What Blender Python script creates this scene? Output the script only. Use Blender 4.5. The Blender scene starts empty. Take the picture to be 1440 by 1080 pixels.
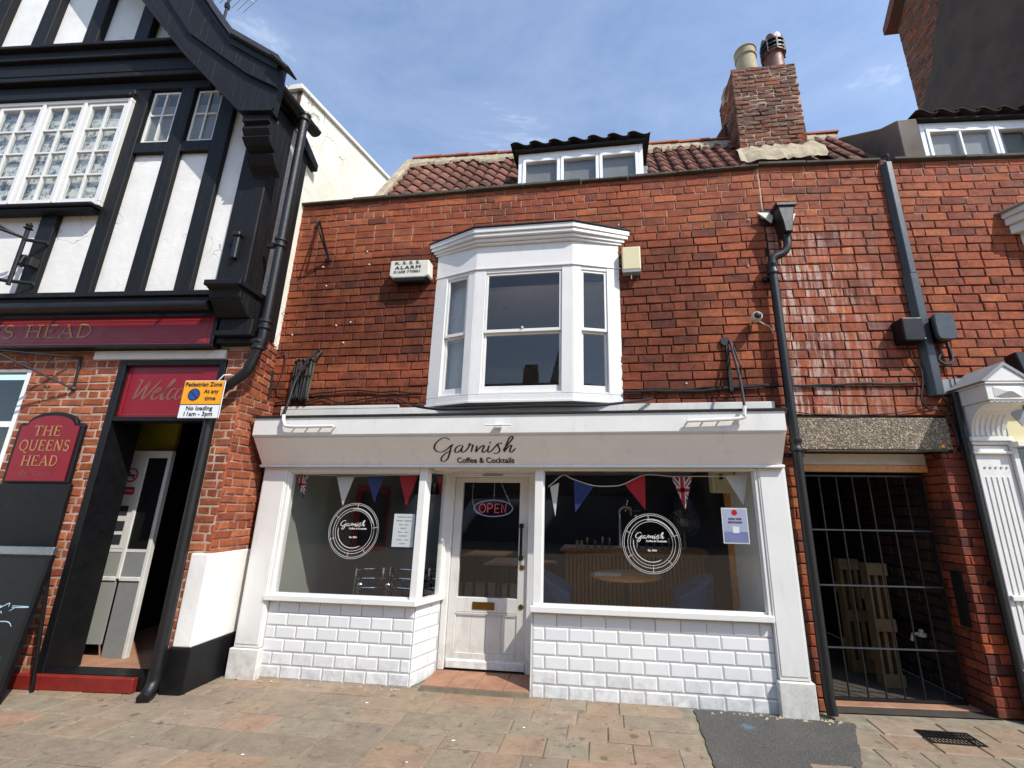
import bpy, bmesh, math, random
from mathutils import Vector, Matrix
R = math.radians
random.seed(7)
S = bpy.context.scene
COL = S.collection

# ------------------------------------------------------------------ camera, world, sun, exposure
PITCH, ROLL, YAW = R(14.38), R(.77), R(-7.54)
CAMPOS = Vector((0, -4.3, 1.5))
fw = Vector((math.sin(YAW) * math.cos(PITCH), math.cos(YAW) * math.cos(PITCH), math.sin(PITCH)))
rt = Vector((math.cos(YAW), -math.sin(YAW), 0)); up = rt.cross(fw)
rt2 = rt * math.cos(ROLL) + up * math.sin(ROLL); up2 = up * math.cos(ROLL) - rt * math.sin(ROLL)
cd = bpy.data.cameras.new('camera'); cam = bpy.data.objects.new('camera', cd); COL.objects.link(cam)
mw = Matrix((rt2, up2, -fw)).transposed().to_4x4(); mw.translation = CAMPOS; cam.matrix_world = mw
cd.sensor_width = 36; cd.lens = 15.0; cd.shift_x = -50 / 1440; cd.shift_y = 20 / 1440
cd.clip_start = .05; cd.clip_end = 500; S.camera = cam

AZ, EL = R(53), R(49)
sunv = Vector((math.sin(AZ) * math.cos(EL), -math.cos(AZ) * math.cos(EL), math.sin(EL)))
w = bpy.data.worlds.new('World'); S.world = w; w.use_nodes = True
nt = w.node_tree; nt.nodes.clear()
def wn(t): return nt.nodes.new(t)
sky = wn('ShaderNodeTexSky'); sky.sky_type = 'NISHITA'; sky.sun_disc = False
sky.sun_elevation = EL; sky.sun_rotation = math.pi - AZ; sky.air_density = 1.0; sky.dust_density = .5; sky.ozone_density = 2.0
tc = wn('ShaderNodeTexCoord'); mp = wn('ShaderNodeMapping'); mp.inputs['Scale'].default_value = (1.5, 2.2, 4.5); mp.inputs['Rotation'].default_value = (.2, .35, .5); mp.inputs['Location'].default_value = (3.7, 1.3, 2.1)
nz = wn('ShaderNodeTexNoise'); nz.inputs['Scale'].default_value = 1.7; nz.inputs['Detail'].default_value = 9; nz.inputs['Roughness'].default_value = .62; nz.inputs['Distortion'].default_value = .5
rp = wn('ShaderNodeValToRGB'); rp.color_ramp.elements[0].position = .34; rp.color_ramp.elements[0].color = (.02, .02, .02, 1); rp.color_ramp.elements[1].position = .98; rp.color_ramp.elements[1].color = (.75, .75, .75, 1); e2 = rp.color_ramp.elements.new(.60); e2.color = (.09, .09, .09, 1)
mx = wn('ShaderNodeMix'); mx.data_type = 'RGBA'; mx.inputs['B'].default_value = (7.2, 7.6, 8.2, 1)
bgn = wn('ShaderNodeBackground'); bgn.inputs['Strength'].default_value = .15; wo = wn('ShaderNodeOutputWorld')
L = nt.links.new
L(tc.outputs['Generated'], mp.inputs['Vector']); L(mp.outputs[0], nz.inputs['Vector']); L(nz.outputs['Fac'], rp.inputs['Fac'])
L(rp.outputs['Color'], mx.inputs['Factor']); L(sky.outputs[0], mx.inputs['A']); L(mx.outputs['Result'], bgn.inputs['Color']); L(bgn.outputs[0], wo.inputs[0])
sd = bpy.data.lights.new('sun', 'SUN'); sd.energy = 3.1; sd.angle = R(.5); sd.color = (1, .96, .90)
so = bpy.data.objects.new('sun', sd); COL.objects.link(so); so.rotation_euler = (-sunv).to_track_quat('-Z', 'Y').to_euler(); so.location = (6, -8, 12)
S.view_settings.view_transform = 'Standard'; S.view_settings.look = 'None'; S.view_settings.gamma = 1
S.view_settings.use_curve_mapping = False; S.view_settings.exposure = .80
S.cycles.max_bounces = 8; S.cycles.transparent_max_bounces = 16; S.cycles.caustics_reflective = False; S.cycles.caustics_refractive = False

# ------------------------------------------------------------------ material helpers
def lin(c):
    return tuple((x / 12.92 if x <= .04045 else ((x + .055) / 1.055) ** 2.4) for x in c)
def hexc(h): h = h.lstrip('#'); return lin([int(h[i:i + 2], 16) / 255 for i in (0, 2, 4)])
class G:
    def __init__(s, name):
        s.m = bpy.data.materials.new(name); s.m.use_nodes = True; s.t = s.m.node_tree; s.t.nodes.clear()
        s.out = s.n('ShaderNodeOutputMaterial'); s.pos = None
    def n(s, t, **k):
        nd = s.t.nodes.new(t)
        for a, v in k.items():
            if hasattr(nd, a): setattr(nd, a, v)
        return nd
    def lk(s, a, b): s.t.links.new(a, b)
    def put(s, sock, v):
        if isinstance(v, bpy.types.NodeSocket): s.lk(v, sock)
        elif isinstance(v, (tuple, list)) and len(v) == 3 and sock.type == 'RGBA': sock.default_value = (*v, 1)
        else: sock.default_value = v
    def position(s):
        if not s.pos: s.pos = s.n('ShaderNodeNewGeometry')
        return s.pos.outputs['Position']
    def mapped(s, scale, vec=None, loc=(0, 0, 0), rot=(0, 0, 0)):
        m = s.n('ShaderNodeMapping'); m.inputs['Scale'].default_value = scale; m.inputs['Location'].default_value = loc; m.inputs['Rotation'].default_value = rot
        s.lk(vec or s.position(), m.inputs['Vector']); return m.outputs[0]
    def noise(s, scale, detail=4, rough=.55, vec=None, dist=0):
        n = s.n('ShaderNodeTexNoise'); n.inputs['Scale'].default_value = scale; n.inputs['Detail'].default_value = detail
        n.inputs['Roughness'].default_value = rough; n.inputs['Distortion'].default_value = dist
        s.lk(vec or s.position(), n.inputs['Vector']); return n.outputs['Fac']
    def ramp(s, fac, stops, interp='LINEAR'):
        r = s.n('ShaderNodeValToRGB'); r.color_ramp.interpolation = interp; e = r.color_ramp.elements
        while len(e) < len(stops): e.new(.5)
        for el, (p, c) in zip(e, stops):
            el.position = p; el.color = (*c, 1) if isinstance(c, (tuple, list)) else (c, c, c, 1)
        s.put(r.inputs['Fac'], fac); return r.outputs['Color']
    def math(s, op, a, b=0., c=None, clamp=False):
        m = s.n('ShaderNodeMath', operation=op, use_clamp=clamp); s.put(m.inputs[0], a); s.put(m.inputs[1], b)
        if c is not None: s.put(m.inputs[2], c)
        return m.outputs[0]
    def mix(s, f, a, b, mode='MIX'):
        m = s.n('ShaderNodeMix', data_type='RGBA', blend_type=mode)
        s.put(m.inputs['Factor'], f); s.put(m.inputs['A'], a); s.put(m.inputs['B'], b); return m.outputs['Result']
    def sep(s, v=None):
        x = s.n('ShaderNodeSeparateXYZ'); s.lk(v or s.position(), x.inputs[0]); return x.outputs
    def smooth(s, v, a, b):   # 0 at a, 1 at b
        m = s.n('ShaderNodeMapRange', interpolation_type='SMOOTHSTEP'); s.put(m.inputs[0], v); m.inputs[1].default_value = a; m.inputs[2].default_value = b
        return m.outputs[0]
    def rnd(s):
        o = s.n('ShaderNodeObjectInfo'); g = s.n('ShaderNodeNewGeometry')
        return s.math('FRACT', s.math('ADD', o.outputs['Random'], g.outputs['Random Per Island']))
    def bump(s, h, strength=.3, dist=.01):
        b = s.n('ShaderNodeBump'); b.inputs['Strength'].default_value = strength; b.inputs['Distance'].default_value = dist
        s.put(b.inputs['Height'], h); return b.outputs[0]
    def done(s, col, rough=.6, normal=None, metal=0., spec=.5, emit=None, es=0., coat=0.):
        p = s.n('ShaderNodeBsdfPrincipled'); s.put(p.inputs['Base Color'], col); s.put(p.inputs['Roughness'], rough)
        p.inputs['Metallic'].default_value = metal; p.inputs['Specular IOR Level'].default_value = spec; p.inputs['Coat Weight'].default_value = coat
        if normal: s.lk(normal, p.inputs['Normal'])
        if emit: s.put(p.inputs['Emission Color'], emit); p.inputs['Emission Strength'].default_value = es
        s.lk(p.outputs[0], s.out.inputs[0]); return s.m

def simple(name, c, rough=.5, metal=0., var=.12, nscale=14, bump=.06, bscale=60, spec=.5, dirt=0., coat=0., splash=False):
    g = G(name); c = hexc(c) if isinstance(c, str) else c
    lo = tuple(x * (1 - var) for x in c); hi = tuple(min(1, x * (1 + var * .6)) for x in c)
    col = g.ramp(g.noise(nscale, 5, .6), [(.3, lo), (.7, hi)])
    if splash:
        z_ = g.sep()[2]; sp = g.math('MULTIPLY', g.smooth(z_, .42, -.12), g.ramp(g.noise(11, 7, .72), [(.42, 0.), (.74, .6)]))
        col = g.mix(sp, col, hexc('#6e675a'))
        chip = g.math('MULTIPLY', g.ramp(g.noise(19, 6, .75), [(.69, 0.), (.71, .8)]), g.ramp(g.noise(2.1, 3), [(.5, 0.), (.62, 1.)]))
        col = g.mix(chip, col, hexc('#8f897c'))
    if dirt:
        d = g.ramp(g.noise(1, 7, .7, g.mapped((9, 9, 2.2))), [(.55, 0.), (.8, dirt)])
        col = g.mix(d, col, tuple(x * .45 for x in c))
    rr = g.ramp(g.noise(nscale * 2.3, 3), [(.3, max(0, rough - .08)), (.7, min(1, rough + .08))])
    return g.done(col, rr, g.bump(g.noise(bscale, 4), bump, .004), metal, spec, coat=coat)

def brick_material(name, palette, soot=(.58, .78, .7), extra=None, dark=(.055, .032, .026), bump=.55):
    g = G(name); r = g.rnd()
    k = len(palette); col = g.ramp(r, [((i + .5) / k, hexc(c)) for i, c in enumerate(palette)])
    col = g.mix(1., col, g.ramp(g.noise(38, 5, .65), [(.25, .68), (.75, 1.22)]), 'MULTIPLY')
    col = g.mix(1., col, g.ramp(g.noise(7, 5, .7), [(.3, (.66, .64, .66)), (.5, (1, 1, 1)), (.7, (1.22, 1.12, 1.0))]), 'MULTIPLY')
    col = g.mix(g.ramp(g.noise(11, 4, .7), [(.5, 0.), (.75, .5)]), col, hexc('#4f352c'))
    col = g.mix(g.ramp(g.noise(1, 5, .7, g.mapped((26, 26, 3))), [(.56, 0.), (.74, .45)]), col, hexc('#43302a'))
    a, b, mxv = soot
    s1 = g.ramp(g.noise(1.9, 6, .62, dist=.6), [(a, 0.), (b, mxv)])
    col = g.mix(s1, col, dark)
    if extra: col = extra(g, col)
    h = g.math('ADD', g.math('MULTIPLY', g.noise(55, 5, .7), 1.), g.math('MULTIPLY', g.noise(240, 3, .6), .35))
    return g.done(col, g.ramp(g.noise(20, 3), [(.3, .72), (.7, .92)]), g.bump(h, bump, .006), spec=.25)

def box_mask(g, axis_vals, lims):
    f = None
    for v, (a, b, soft) in zip(axis_vals, lims):
        m = g.math('MULTIPLY', g.smooth(v, a - soft, a + soft), g.math('SUBTRACT', 1., g.smooth(v, b - soft, b + soft)))
        f = m if f is None else g.math('MULTIPLY', f, m)
    return f
def cafe_wall_stains(g, col):
    x, y, z = g.sep()
    wob = g.math('MULTIPLY', g.math('SUBTRACT', g.noise(2.2, 5, .65), .5), .7)
    zz = g.math('ADD', z, wob); xx = g.math('ADD', x, wob)
    n = g.ramp(g.noise(1, 7, .72, g.mapped((9, 9, 3.5))), [(.25, .45), (.6, 1.)])
    m1 = g.math('MULTIPLY', box_mask(g, (xx, zz), ((-3.6, -1.7, .25), (3.05, 4.42, .2))), n)
    m2 = g.math('MULTIPLY', box_mask(g, (xx, zz), ((.1, 1.1, .35), (2.8, 4.4, .3))), n)
    m3 = g.math('MULTIPLY', box_mask(g, (x, zz), ((-4, 1.8, .05), (2.2, 2.85, .14))), n)
    f = g.math('MAXIMUM', g.math('MULTIPLY', m1, .92), g.math('MAXIMUM', g.math('MULTIPLY', m2, .85), g.math('MULTIPLY', m3, .7)))
    col = g.mix(f, col, g.mix(1., col, (.32, .30, .31), 'MULTIPLY'))
    # the run of white salts under the hopper, and green-black just beside the pipe
    fl = g.math('MULTIPLY', box_mask(g, (x,), ((1.80, 3.3, .06),)), g.smooth(x, 3.1, 1.8))
    st = g.ramp(g.noise(1, 6, .72, g.mapped((26, 26, 2.4))), [(.46, 0.), (.56, 1.)])
    dots = g.ramp(g.noise(34, 3, .7), [(.35, .45), (.58, 1.)])
    fl = g.math('MULTIPLY', g.math('MULTIPLY', fl, st), g.math('MULTIPLY', dots, g.math('SUBTRACT', 1., g.smooth(z, 4.3, 4.6))))
    return g.mix(g.math('MULTIPLY', fl, g.ramp(g.rnd(), [(.1, .15), (.6, .9)])), col, hexc('#d0bfb2'))

MAT = {}
MAT['brick'] = brick_material('cafe_brick', ['#944d31', '#9c5334', '#8d4830', '#a45937', '#854531', '#984f34', '#713e30', '#9d5436', '#8f4e37', '#ad643d', '#884834', '#a05837'], (.50, .80, .68), cafe_wall_stains)
MAT['mortar'] = (lambda g: g.done(g.mix(g.math('MULTIPLY', g.smooth(g.sep()[2], 4.35, 4.75), g.ramp(g.noise(1.3, 5, .65), [(.36, 0.), (.5, .95)])), g.ramp(g.noise(3, 6, .65), [(.38, hexc('#241a16')), (.6, hexc('#40312a')), (.74, hexc('#8c7866'))]), hexc('#bfa78f')), .95, g.bump(g.noise(120, 4), .5, .004), spec=.1))(G('mortar_dark'))
MAT['mortar_light'] = (lambda g: g.done(g.ramp(g.noise(4, 6, .65), [(.35, hexc('#8d7666')), (.65, hexc('#c2ad9b'))]), .95, g.bump(g.noise(120, 4), .5, .004), spec=.1))(G('mortar_pale'))
MAT['pub_brick'] = brick_material('pub_brick', ['#a25a3c', '#93502f', '#ad6746', '#8a4634', '#a05336', '#7d4030', '#b06a48', '#9b5a40', '#8f4a34'], (.6, .8, .5))
MAT['chimney_brick'] = brick_material('chimney_brick', ['#6b4a3a', '#7c4a36', '#5f4438', '#8a5038', '#6e5545', '#7a5a48', '#964f33'], (.48, .7, .6))
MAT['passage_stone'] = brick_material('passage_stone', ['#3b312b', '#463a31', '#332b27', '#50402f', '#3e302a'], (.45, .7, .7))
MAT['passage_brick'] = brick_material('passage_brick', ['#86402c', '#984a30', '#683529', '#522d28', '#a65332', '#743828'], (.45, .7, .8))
def paint(name, c, rough=.42, dirt=.35, var=.05): return simple(name, c, rough, var=var, nscale=3.2, bump=.16, bscale=26, dirt=dirt, splash=True)
MAT['white'] = paint('white_gloss_paint', '#dddcd7', .38, .3)
MAT['white_worn'] = paint('worn_white_paint', '#d6d4cc', .5, .55, .1)
MAT['sign_board'] = paint('stone_white_sign_paint', '#efece5', .5, .25, .04)
MAT['upvc'] = paint('white_window_plastic', '#efefed', .3, .12, .03)
def tile_mat():
    g = G('white_glazed_tile'); r = g.rnd()
    col = g.ramp(r, [(0., hexc('#dadbda')), (1., hexc('#e6e6e4'))])
    col = g.mix(g.ramp(g.noise(5, 6, .7), [(.58, 0.), (.85, .3)]), col, hexc('#a9a69c'))
    x, y, z = g.sep(); col = g.mix(g.math('MULTIPLY', g.smooth(z, .28, -.12), g.ramp(g.noise(9, 6, .7), [(.4, 0.), (.72, .6)])), col, hexc('#7d766a'))
    return g.done(col, .12, g.bump(g.noise(9, 2), .04, .004), spec=.5)
MAT['tile'] = tile_mat()
MAT['grout'] = simple('grey_grout', '#aaa8a3', .9)
MAT['black'] = simple('black_gloss_paint', '#131315', .45, var=.25, bump=.15, bscale=40, nscale=6, spec=.3)
def timber():
    g = G('black_painted_timber'); gr = g.noise(1, 7, .7, g.mapped((38, 38, 2.2)), .6)
    col = g.ramp(gr, [(.3, hexc('#0c0c0d')), (.6, hexc('#151517')), (.8, hexc('#26262a'))])
    col = g.mix(g.ramp(g.noise(6, 6, .75), [(.62, 0.), (.70, .45)]), col, hexc('#3a3834'))
    cr = g.ramp(g.noise(1, 5, .6, g.mapped((60, 60, 1.1), loc=(3, 1, 2)), .4), [(.33, 1.), (.38, 0.)])
    return g.done(col, g.ramp(gr, [(.3, .5), (.7, .72)]), g.bump(g.math('SUBTRACT', gr, g.math('MULTIPLY', cr, .8)), .6, .008), spec=.25)
MAT['timber_black'] = timber()
MAT['iron'] = simple('black_iron', '#101011', .5, var=.25, bump=.3, bscale=90)
MAT['pipe_grey'] = simple('grey_plastic_trunking', '#3a4146', .4, var=.12)
MAT['cable'] = simple('black_cable', '#151312', .6)
def plaster():
    g = G('white_wall_plaster')
    col = g.ramp(g.noise(2.5, 6, .6), [(.3, hexc('#dedcd5')), (.7, hexc('#eceae4'))])
    v = g.n('ShaderNodeTexVoronoi', feature='DISTANCE_TO_EDGE'); v.inputs['Scale'].default_value = .9
    wv = g.n('ShaderNodeVectorMath', operation='ADD'); g.lk(g.position(), wv.inputs[0])
    nn = g.n('ShaderNodeTexNoise'); nn.inputs['Scale'].default_value = 3; g.lk(g.position(), nn.inputs['Vector']); g.lk(nn.outputs['Color'], wv.inputs[1])
    g.lk(wv.outputs[0], v.inputs['Vector'])
    cr = g.math('MULTIPLY', g.ramp(v.outputs['Distance'], [(.002, 1.), (.006, 0.)]), g.ramp(g.noise(1.1, 3), [(.5, 0.), (.58, .55)]))
    col = g.mix(cr, col, hexc('#5d5a55'))
    col = g.mix(g.ramp(g.noise(1, 7, .7, g.mapped((7, 7, 1.5))), [(.58, 0.), (.85, .3)]), col, hexc('#a9a59a'))
    return g.done(col, .8, g.bump(g.math('ADD', g.noise(7, 6, .6), g.math('MULTIPLY', cr, -.6)), .28, .02), spec=.2)
MAT['plaster'] = plaster()
def flank():
    g = G('cracked_cream_render')
    col = g.ramp(g.noise(1.6, 7, .65), [(.25, hexc('#d4d0bd')), (.7, hexc('#efece0'))])
    col = g.mix(g.ramp(g.noise(1, 8, .75, g.mapped((2.5, 2.5, 5), rot=(0, .5, 0))), [(.56, 0.), (.7, .5)]), col, hexc('#a39d80'))
    v = g.n('ShaderNodeTexVoronoi', feature='DISTANCE_TO_EDGE'); v.inputs['Scale'].default_value = 1.3
    wv = g.n('ShaderNodeVectorMath', operation='ADD'); g.lk(g.position(), wv.inputs[0])
    nn = g.n('ShaderNodeTexNoise'); nn.inputs['Scale'].default_value = 2.5; nn.inputs['Detail'].default_value = 5; g.lk(g.position(), nn.inputs['Vector']); g.lk(nn.outputs['Color'], wv.inputs[1]); g.lk(wv.outputs[0], v.inputs['Vector'])
    cr = g.math('MULTIPLY', g.ramp(v.outputs['Distance'], [(.003, 1.), (.009, 0.)]), g.ramp(g.noise(.9, 3), [(.46, 0.), (.56, .8)]))
    col = g.mix(cr, col, hexc('#57523f'))
    return g.done(col, .88, g.bump(g.math('ADD', g.noise(5, 6, .6), g.math('MULTIPLY', cr, -.5)), .3, .03), spec=.15)
MAT['flank'] = flank()
MAT['pub_red'] = simple('dark_red_sign_paint', '#840d20', .42, var=.12, nscale=4, bump=.03)
MAT['gold'] = simple('dull_gold_lettering', '#a8824e', .5, var=.15)
MAT['gold_dim'] = simple('worn_gold_lettering', '#7c5040', .5, var=.15)
MAT['lead'] = simple('grey_lead', '#8f9294', .5, var=.2, nscale=5, bump=.2, bscale=14)
MAT['coping'] = simple('mossy_grey_coping', '#4a473e', .9, var=.4, nscale=9, bump=.6, bscale=30)
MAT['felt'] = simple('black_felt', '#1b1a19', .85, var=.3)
def pantile_mat(name, cols):
    g = G(name); col = g.ramp(g.rnd(), [((i + .5) / len(cols), hexc(c)) for i, c in enumerate(cols)])
    col = g.mix(1., col, g.ramp(g.noise(25, 5, .65), [(.25, .7), (.75, 1.15)]), 'MULTIPLY')
    col = g.mix(g.ramp(g.noise(8, 6, .7), [(.55, 0.), (.75, .6)]), col, hexc('#3d332d'))
    col = g.mix(g.ramp(g.noise(17, 4, .7), [(.66, 0.), (.8, .5)]), col, hexc('#8f8873'))
    return g.done(col, .85, g.bump(g.noise(60, 4), .4, .005), spec=.2)
MAT['pantile'] = pantile_mat('red_pantile', ['#80564a', '#8c5f51', '#714d42', '#976a5b', '#7a5549', '#65493f'])
MAT['pantile_dark'] = pantile_mat('dark_pantile', ['#2a2422', '#342a27', '#221e1d'])
MAT['ridge'] = pantile_mat('orange_ridge_tile', ['#a05a3c', '#b0643f', '#8b4c38', '#94553c'])
MAT['mortar_cream'] = simple('cream_mortar_fillet', '#a89a80', .95, var=.4, nscale=9, bump=.9, bscale=30, dirt=.6)
MAT['render_dark'] = simple('dark_brown_render', '#4a3d34', .95, var=.28, nscale=2.2, bump=.6, bscale=22, dirt=.3)
MAT['render_grey'] = simple('grey_cement_render', '#6e645b', .95, var=.35, nscale=2., bump=.4, bscale=20)
def concrete():
    g = G('exposed_aggregate_concrete')
    v = g.n('ShaderNodeTexVoronoi'); v.inputs['Scale'].default_value = 85; g.lk(g.position(), v.inputs['Vector'])
    col = g.ramp(g.math('FRACT', g.math('MULTIPLY', g.sep(v.outputs['Color'])[0], 1.)), [(.0, hexc('#5a5246')), (.4, hexc('#756a59')), (.75, hexc('#86796a')), (.95, hexc('#b0a48f'))])
    return g.done(col, .9, g.bump(v.outputs['Distance'], .7, .008), spec=.2)
MAT['concrete'] = concrete()
def slab_mat():
    g = G('york_stone_flag'); r = g.rnd()
    cs = ['#897a67', '#8d7b66', '#917a64', '#847564', '#867a67', '#8c7863', '#847665', '#8f7e6b', '#947963', '#817362', '#887c69', '#8d7963']
    col = g.ramp(r, [((i + .5) / len(cs), hexc(c)) for i, c in enumerate(cs)], 'CONSTANT')
    off = g.n('ShaderNodeVectorMath', operation='ADD'); g.lk(g.position(), off.inputs[0]); cx = g.n('ShaderNodeCombineXYZ'); g.lk(g.math('MULTIPLY', r, 37.), cx.inputs[0]); g.lk(g.math('MULTIPLY', r, 91.), cx.inputs[2]); g.lk(cx.outputs[0], off.inputs[1])
    ov = off.outputs[0]
    col = g.mix(1., col, g.ramp(g.noise(6, 8, .7, ov), [(.25, .72), (.75, 1.2)]), 'MULTIPLY')
    col = g.mix(1., col, g.ramp(g.noise(1, 6, .7, g.mapped((14, 40, 14), ov)), [(.3, .86), (.7, 1.1)]), 'MULTIPLY')
    vo = g.n('ShaderNodeTexVoronoi'); vo.inputs['Scale'].default_value = 5.5; g.lk(g.position(), vo.inputs['Vector']); vr = g.sep(vo.outputs['Color'])
    gum = g.math('MULTIPLY', g.math('LESS_THAN', g.math('ADD', vo.outputs['Distance'], g.math('MULTIPLY', g.noise(40, 2), .10)), g.math('MULTIPLY', vr[0], .24)), g.math('GREATER_THAN', vr[1], .35))
    col = g.mix(g.math('MULTIPLY', gum, .55), col, hexc('#3f382f'))
    col = g.mix(g.ramp(g.noise(16, 3, .5), [(.62, 0.), (.72, .5)]), col, hexc('#3f3a33'))
    col = g.mix(g.ramp(g.noise(70, 3, .6), [(.6, 0.), (.7, .35)]), col, hexc('#b5aa94'))
    col = g.mix(g.ramp(g.noise(2.2, 5, .7), [(.55, 0.), (.8, .3)]), col, hexc('#4f4b3f'))
    return g.done(col, g.ramp(g.noise(8, 4), [(.3, .62), (.7, .85)]), g.bump(g.math('ADD', g.noise(14, 6, .65, ov), g.math('MULTIPLY', g.noise(130, 3), .3)), .3, .012), spec=.3)
MAT['slab'] = slab_mat()
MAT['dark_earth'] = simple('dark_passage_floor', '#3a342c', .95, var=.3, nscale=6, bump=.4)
MAT['joint'] = simple('sandy_joint', '#847a67', .95, var=.35, nscale=9, bump=.5)
def far_paving():
    g = G('far_paving'); b = g.n('ShaderNodeTexBrick'); b.inputs['Scale'].default_value = 1; b.inputs['Brick Width'].default_value = .42; b.inputs['Row Height'].default_value = .28
    b.inputs['Mortar Size'].default_value = .008; b.inputs['Color1'].default_value = (*hexc('#8c8170'), 1); b.inputs['Color2'].default_value = (*hexc('#94765f'), 1); b.inputs['Mortar'].default_value = (*hexc('#6b6252'), 1)
    g.lk(g.position(), b.inputs['Vector'])
    return g.done(g.mix(1., b.outputs['Color'], g.ramp(g.noise(5, 7, .7), [(.25, .75), (.75, 1.2)]), 'MULTIPLY'), .8, g.bump(g.noise(20, 5), .3, .01))
MAT['far_paving'] = far_paving()
def asphalt():
    g = G('asphalt_patch'); v = g.n('ShaderNodeTexVoronoi'); v.inputs['Scale'].default_value = 160; g.lk(g.position(), v.inputs['Vector'])
    col = g.ramp(g.noise(90, 4, .7), [(.3, hexc('#3b3a39')), (.6, hexc('#56544f')), (.8, hexc('#77736b'))])
    col = g.mix(g.ramp(g.noise(3, 5), [(.5, 0.), (.75, .35)]), col, hexc('#6c655a'))
    x, y, z = g.sep()
    d = g.n('ShaderNodeVectorMath', operation='DISTANCE'); g.lk(g.position(), d.inputs[0]); d.inputs[1].default_value = (1.05, -.36, -.09)
    spray = g.math('MULTIPLY', g.smooth(d.outputs['Value'], .075, .01), g.ramp(g.noise(60, 4), [(.42, .0), (.58, 1.)]))
    col = g.mix(g.math('MULTIPLY', spray, .7), col, hexc('#5f90b0'))
    col = g.mix(g.ramp(g.noise(170, 2, .5), [(.62, 0.), (.68, .7)]), col, hexc('#8d877b'))
    return g.done(col, .85, g.bump(v.outputs['Distance'], .6, .01), spec=.3)
MAT['asphalt'] = asphalt()
MAT['terracotta'] = simple('terracotta_quarry_tile', '#9a7158', .75, var=.25, nscale=7, bump=.25, bscale=40, dirt=.4)
MAT['red_step'] = simple('red_step_paint', '#7d1f17', .55, var=.25, nscale=8, bump=.3, dirt=.4)
MAT['brass'] = simple('aged_brass', '#8a6a34', .35, 1., var=.2)
MAT['chrome'] = simple('chrome', '#c9ccd0', .1, 1., var=.05, bump=.02)
MAT['wood'] = (lambda g: g.done(g.ramp(g.noise(1, 6, .6, g.mapped((30, 4, 30))), [(.3, hexc('#bf7f45')), (.7, hexc('#dfa460'))]), .45, g.bump(g.noise(1, 5, .6, g.mapped((80, 8, 80))), .15, .004)))(G('oiled_oak'))
MAT['wood_dark'] = (lambda g: g.done(g.ramp(g.noise(1, 6, .6, g.mapped((30, 30, 3))), [(.3, hexc('#a8743f')), (.7, hexc('#cf9a62'))]), .5, g.bump(g.noise(1, 5, .6, g.mapped((80, 80, 8))), .15, .004)))(G('stained_slat_wood'))
MAT['pallet'] = simple('bare_softwood', '#75603f', .8, var=.25, nscale=12, bump=.4)
MAT['navy'] = simple('navy_wall_paint', '#151a26', .6, var=.15)
MAT['dark_room'] = simple('dim_grey_wall', '#7d7e7b', .8, var=.1)
MAT['room_wall'] = simple('pale_grey_room_wall', '#8c8e86', .8, var=.06, nscale=2)
MAT['room_white'] = simple('white_room_wall', '#e6e6e0', .8, var=.05)
MAT['floor'] = simple('brown_floorboards', '#94806a', .5, var=.3)
MAT['velvet'] = simple('dark_blue_velvet', '#48607f', .85, var=.2)
MAT['bunting_white'] = simple('white_cotton_flag', '#d5d6d0', .9, var=.05)
MAT['bunting_blue'] = simple('blue_cotton_flag', '#2c3a72', .9, var=.08)
MAT['bunting_red'] = simple('red_cotton_flag', '#b0222c', .9, var=.08)
MAT['paper'] = simple('white_paper', '#dfe4e4', .8, var=.03, nscale=3, bump=.05)
MAT['ink'] = simple('dark_ink', '#2a2c33', .7)
MAT['vinyl'] = simple('white_vinyl_decal', '#d8d6d0', .6, var=.05)
MAT['letter_black'] = simple('black_sign_vinyl', '#101012', .4, var=.1)
MAT['alarm_white'] = simple('weathered_alarm_plastic', '#d5d3c4', .45, var=.1, nscale=8, dirt=.4)
MAT['cream_box'] = simple('cream_plastic', '#d3cba2', .45, var=.05)
MAT['amber'] = simple('yellow_sign_face', '#f0a114', .35, var=.03)
MAT['sign_blue'] = simple('blue_sign_face', '#1f4fa0', .35, var=.05)
MAT['sign_red'] = simple('red_sign_face', '#b3202a', .4, var=.05)
MAT['purple'] = simple('lilac_poster_print', '#7f86b4', .6, var=.2, nscale=6)
MAT['clay_pot'] = simple('cream_clay_pot', '#a39879', .8, var=.25, nscale=7, bump=.3)
MAT['terra_pot'] = simple('brown_glazed_pot', '#6d4234', .55, var=.25, nscale=6, bump=.3)
MAT['cream'] = simple('cream_fascia_paint', '#d8cba0', .5, var=.05)
MAT['olive'] = simple('olive_wall_paint', '#8f8a20', .7, var=.1)
MAT['lace'] = (lambda g: g.done(g.ramp(g.noise(13, 5, .75), [(.40, hexc('#4a4b49')), (.52, hexc('#e4e4de'))]), .9))(G('lace_curtain'))
MAT['curtain'] = simple('white_sheer_curtain', '#c4c5c0', .9, var=.08)
MAT['chalk'] = simple('chalk_marks', '#a9c6d2', .9)
MAT['chalkboard'] = simple('chalkboard', '#14171a', .45, var=.3)
MAT['alu'] = simple('brushed_aluminium', '#b4b9be', .3, .9, var=.08)
MAT['moss'] = simple('mossy_mortar', '#4a4a38', .95, var=.5, nscale=20, bump=.8)
MAT['roof_slate'] = simple('dark_slate_roof', '#2f3134', .7, var=.25, nscale=8, bump=.4)
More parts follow.
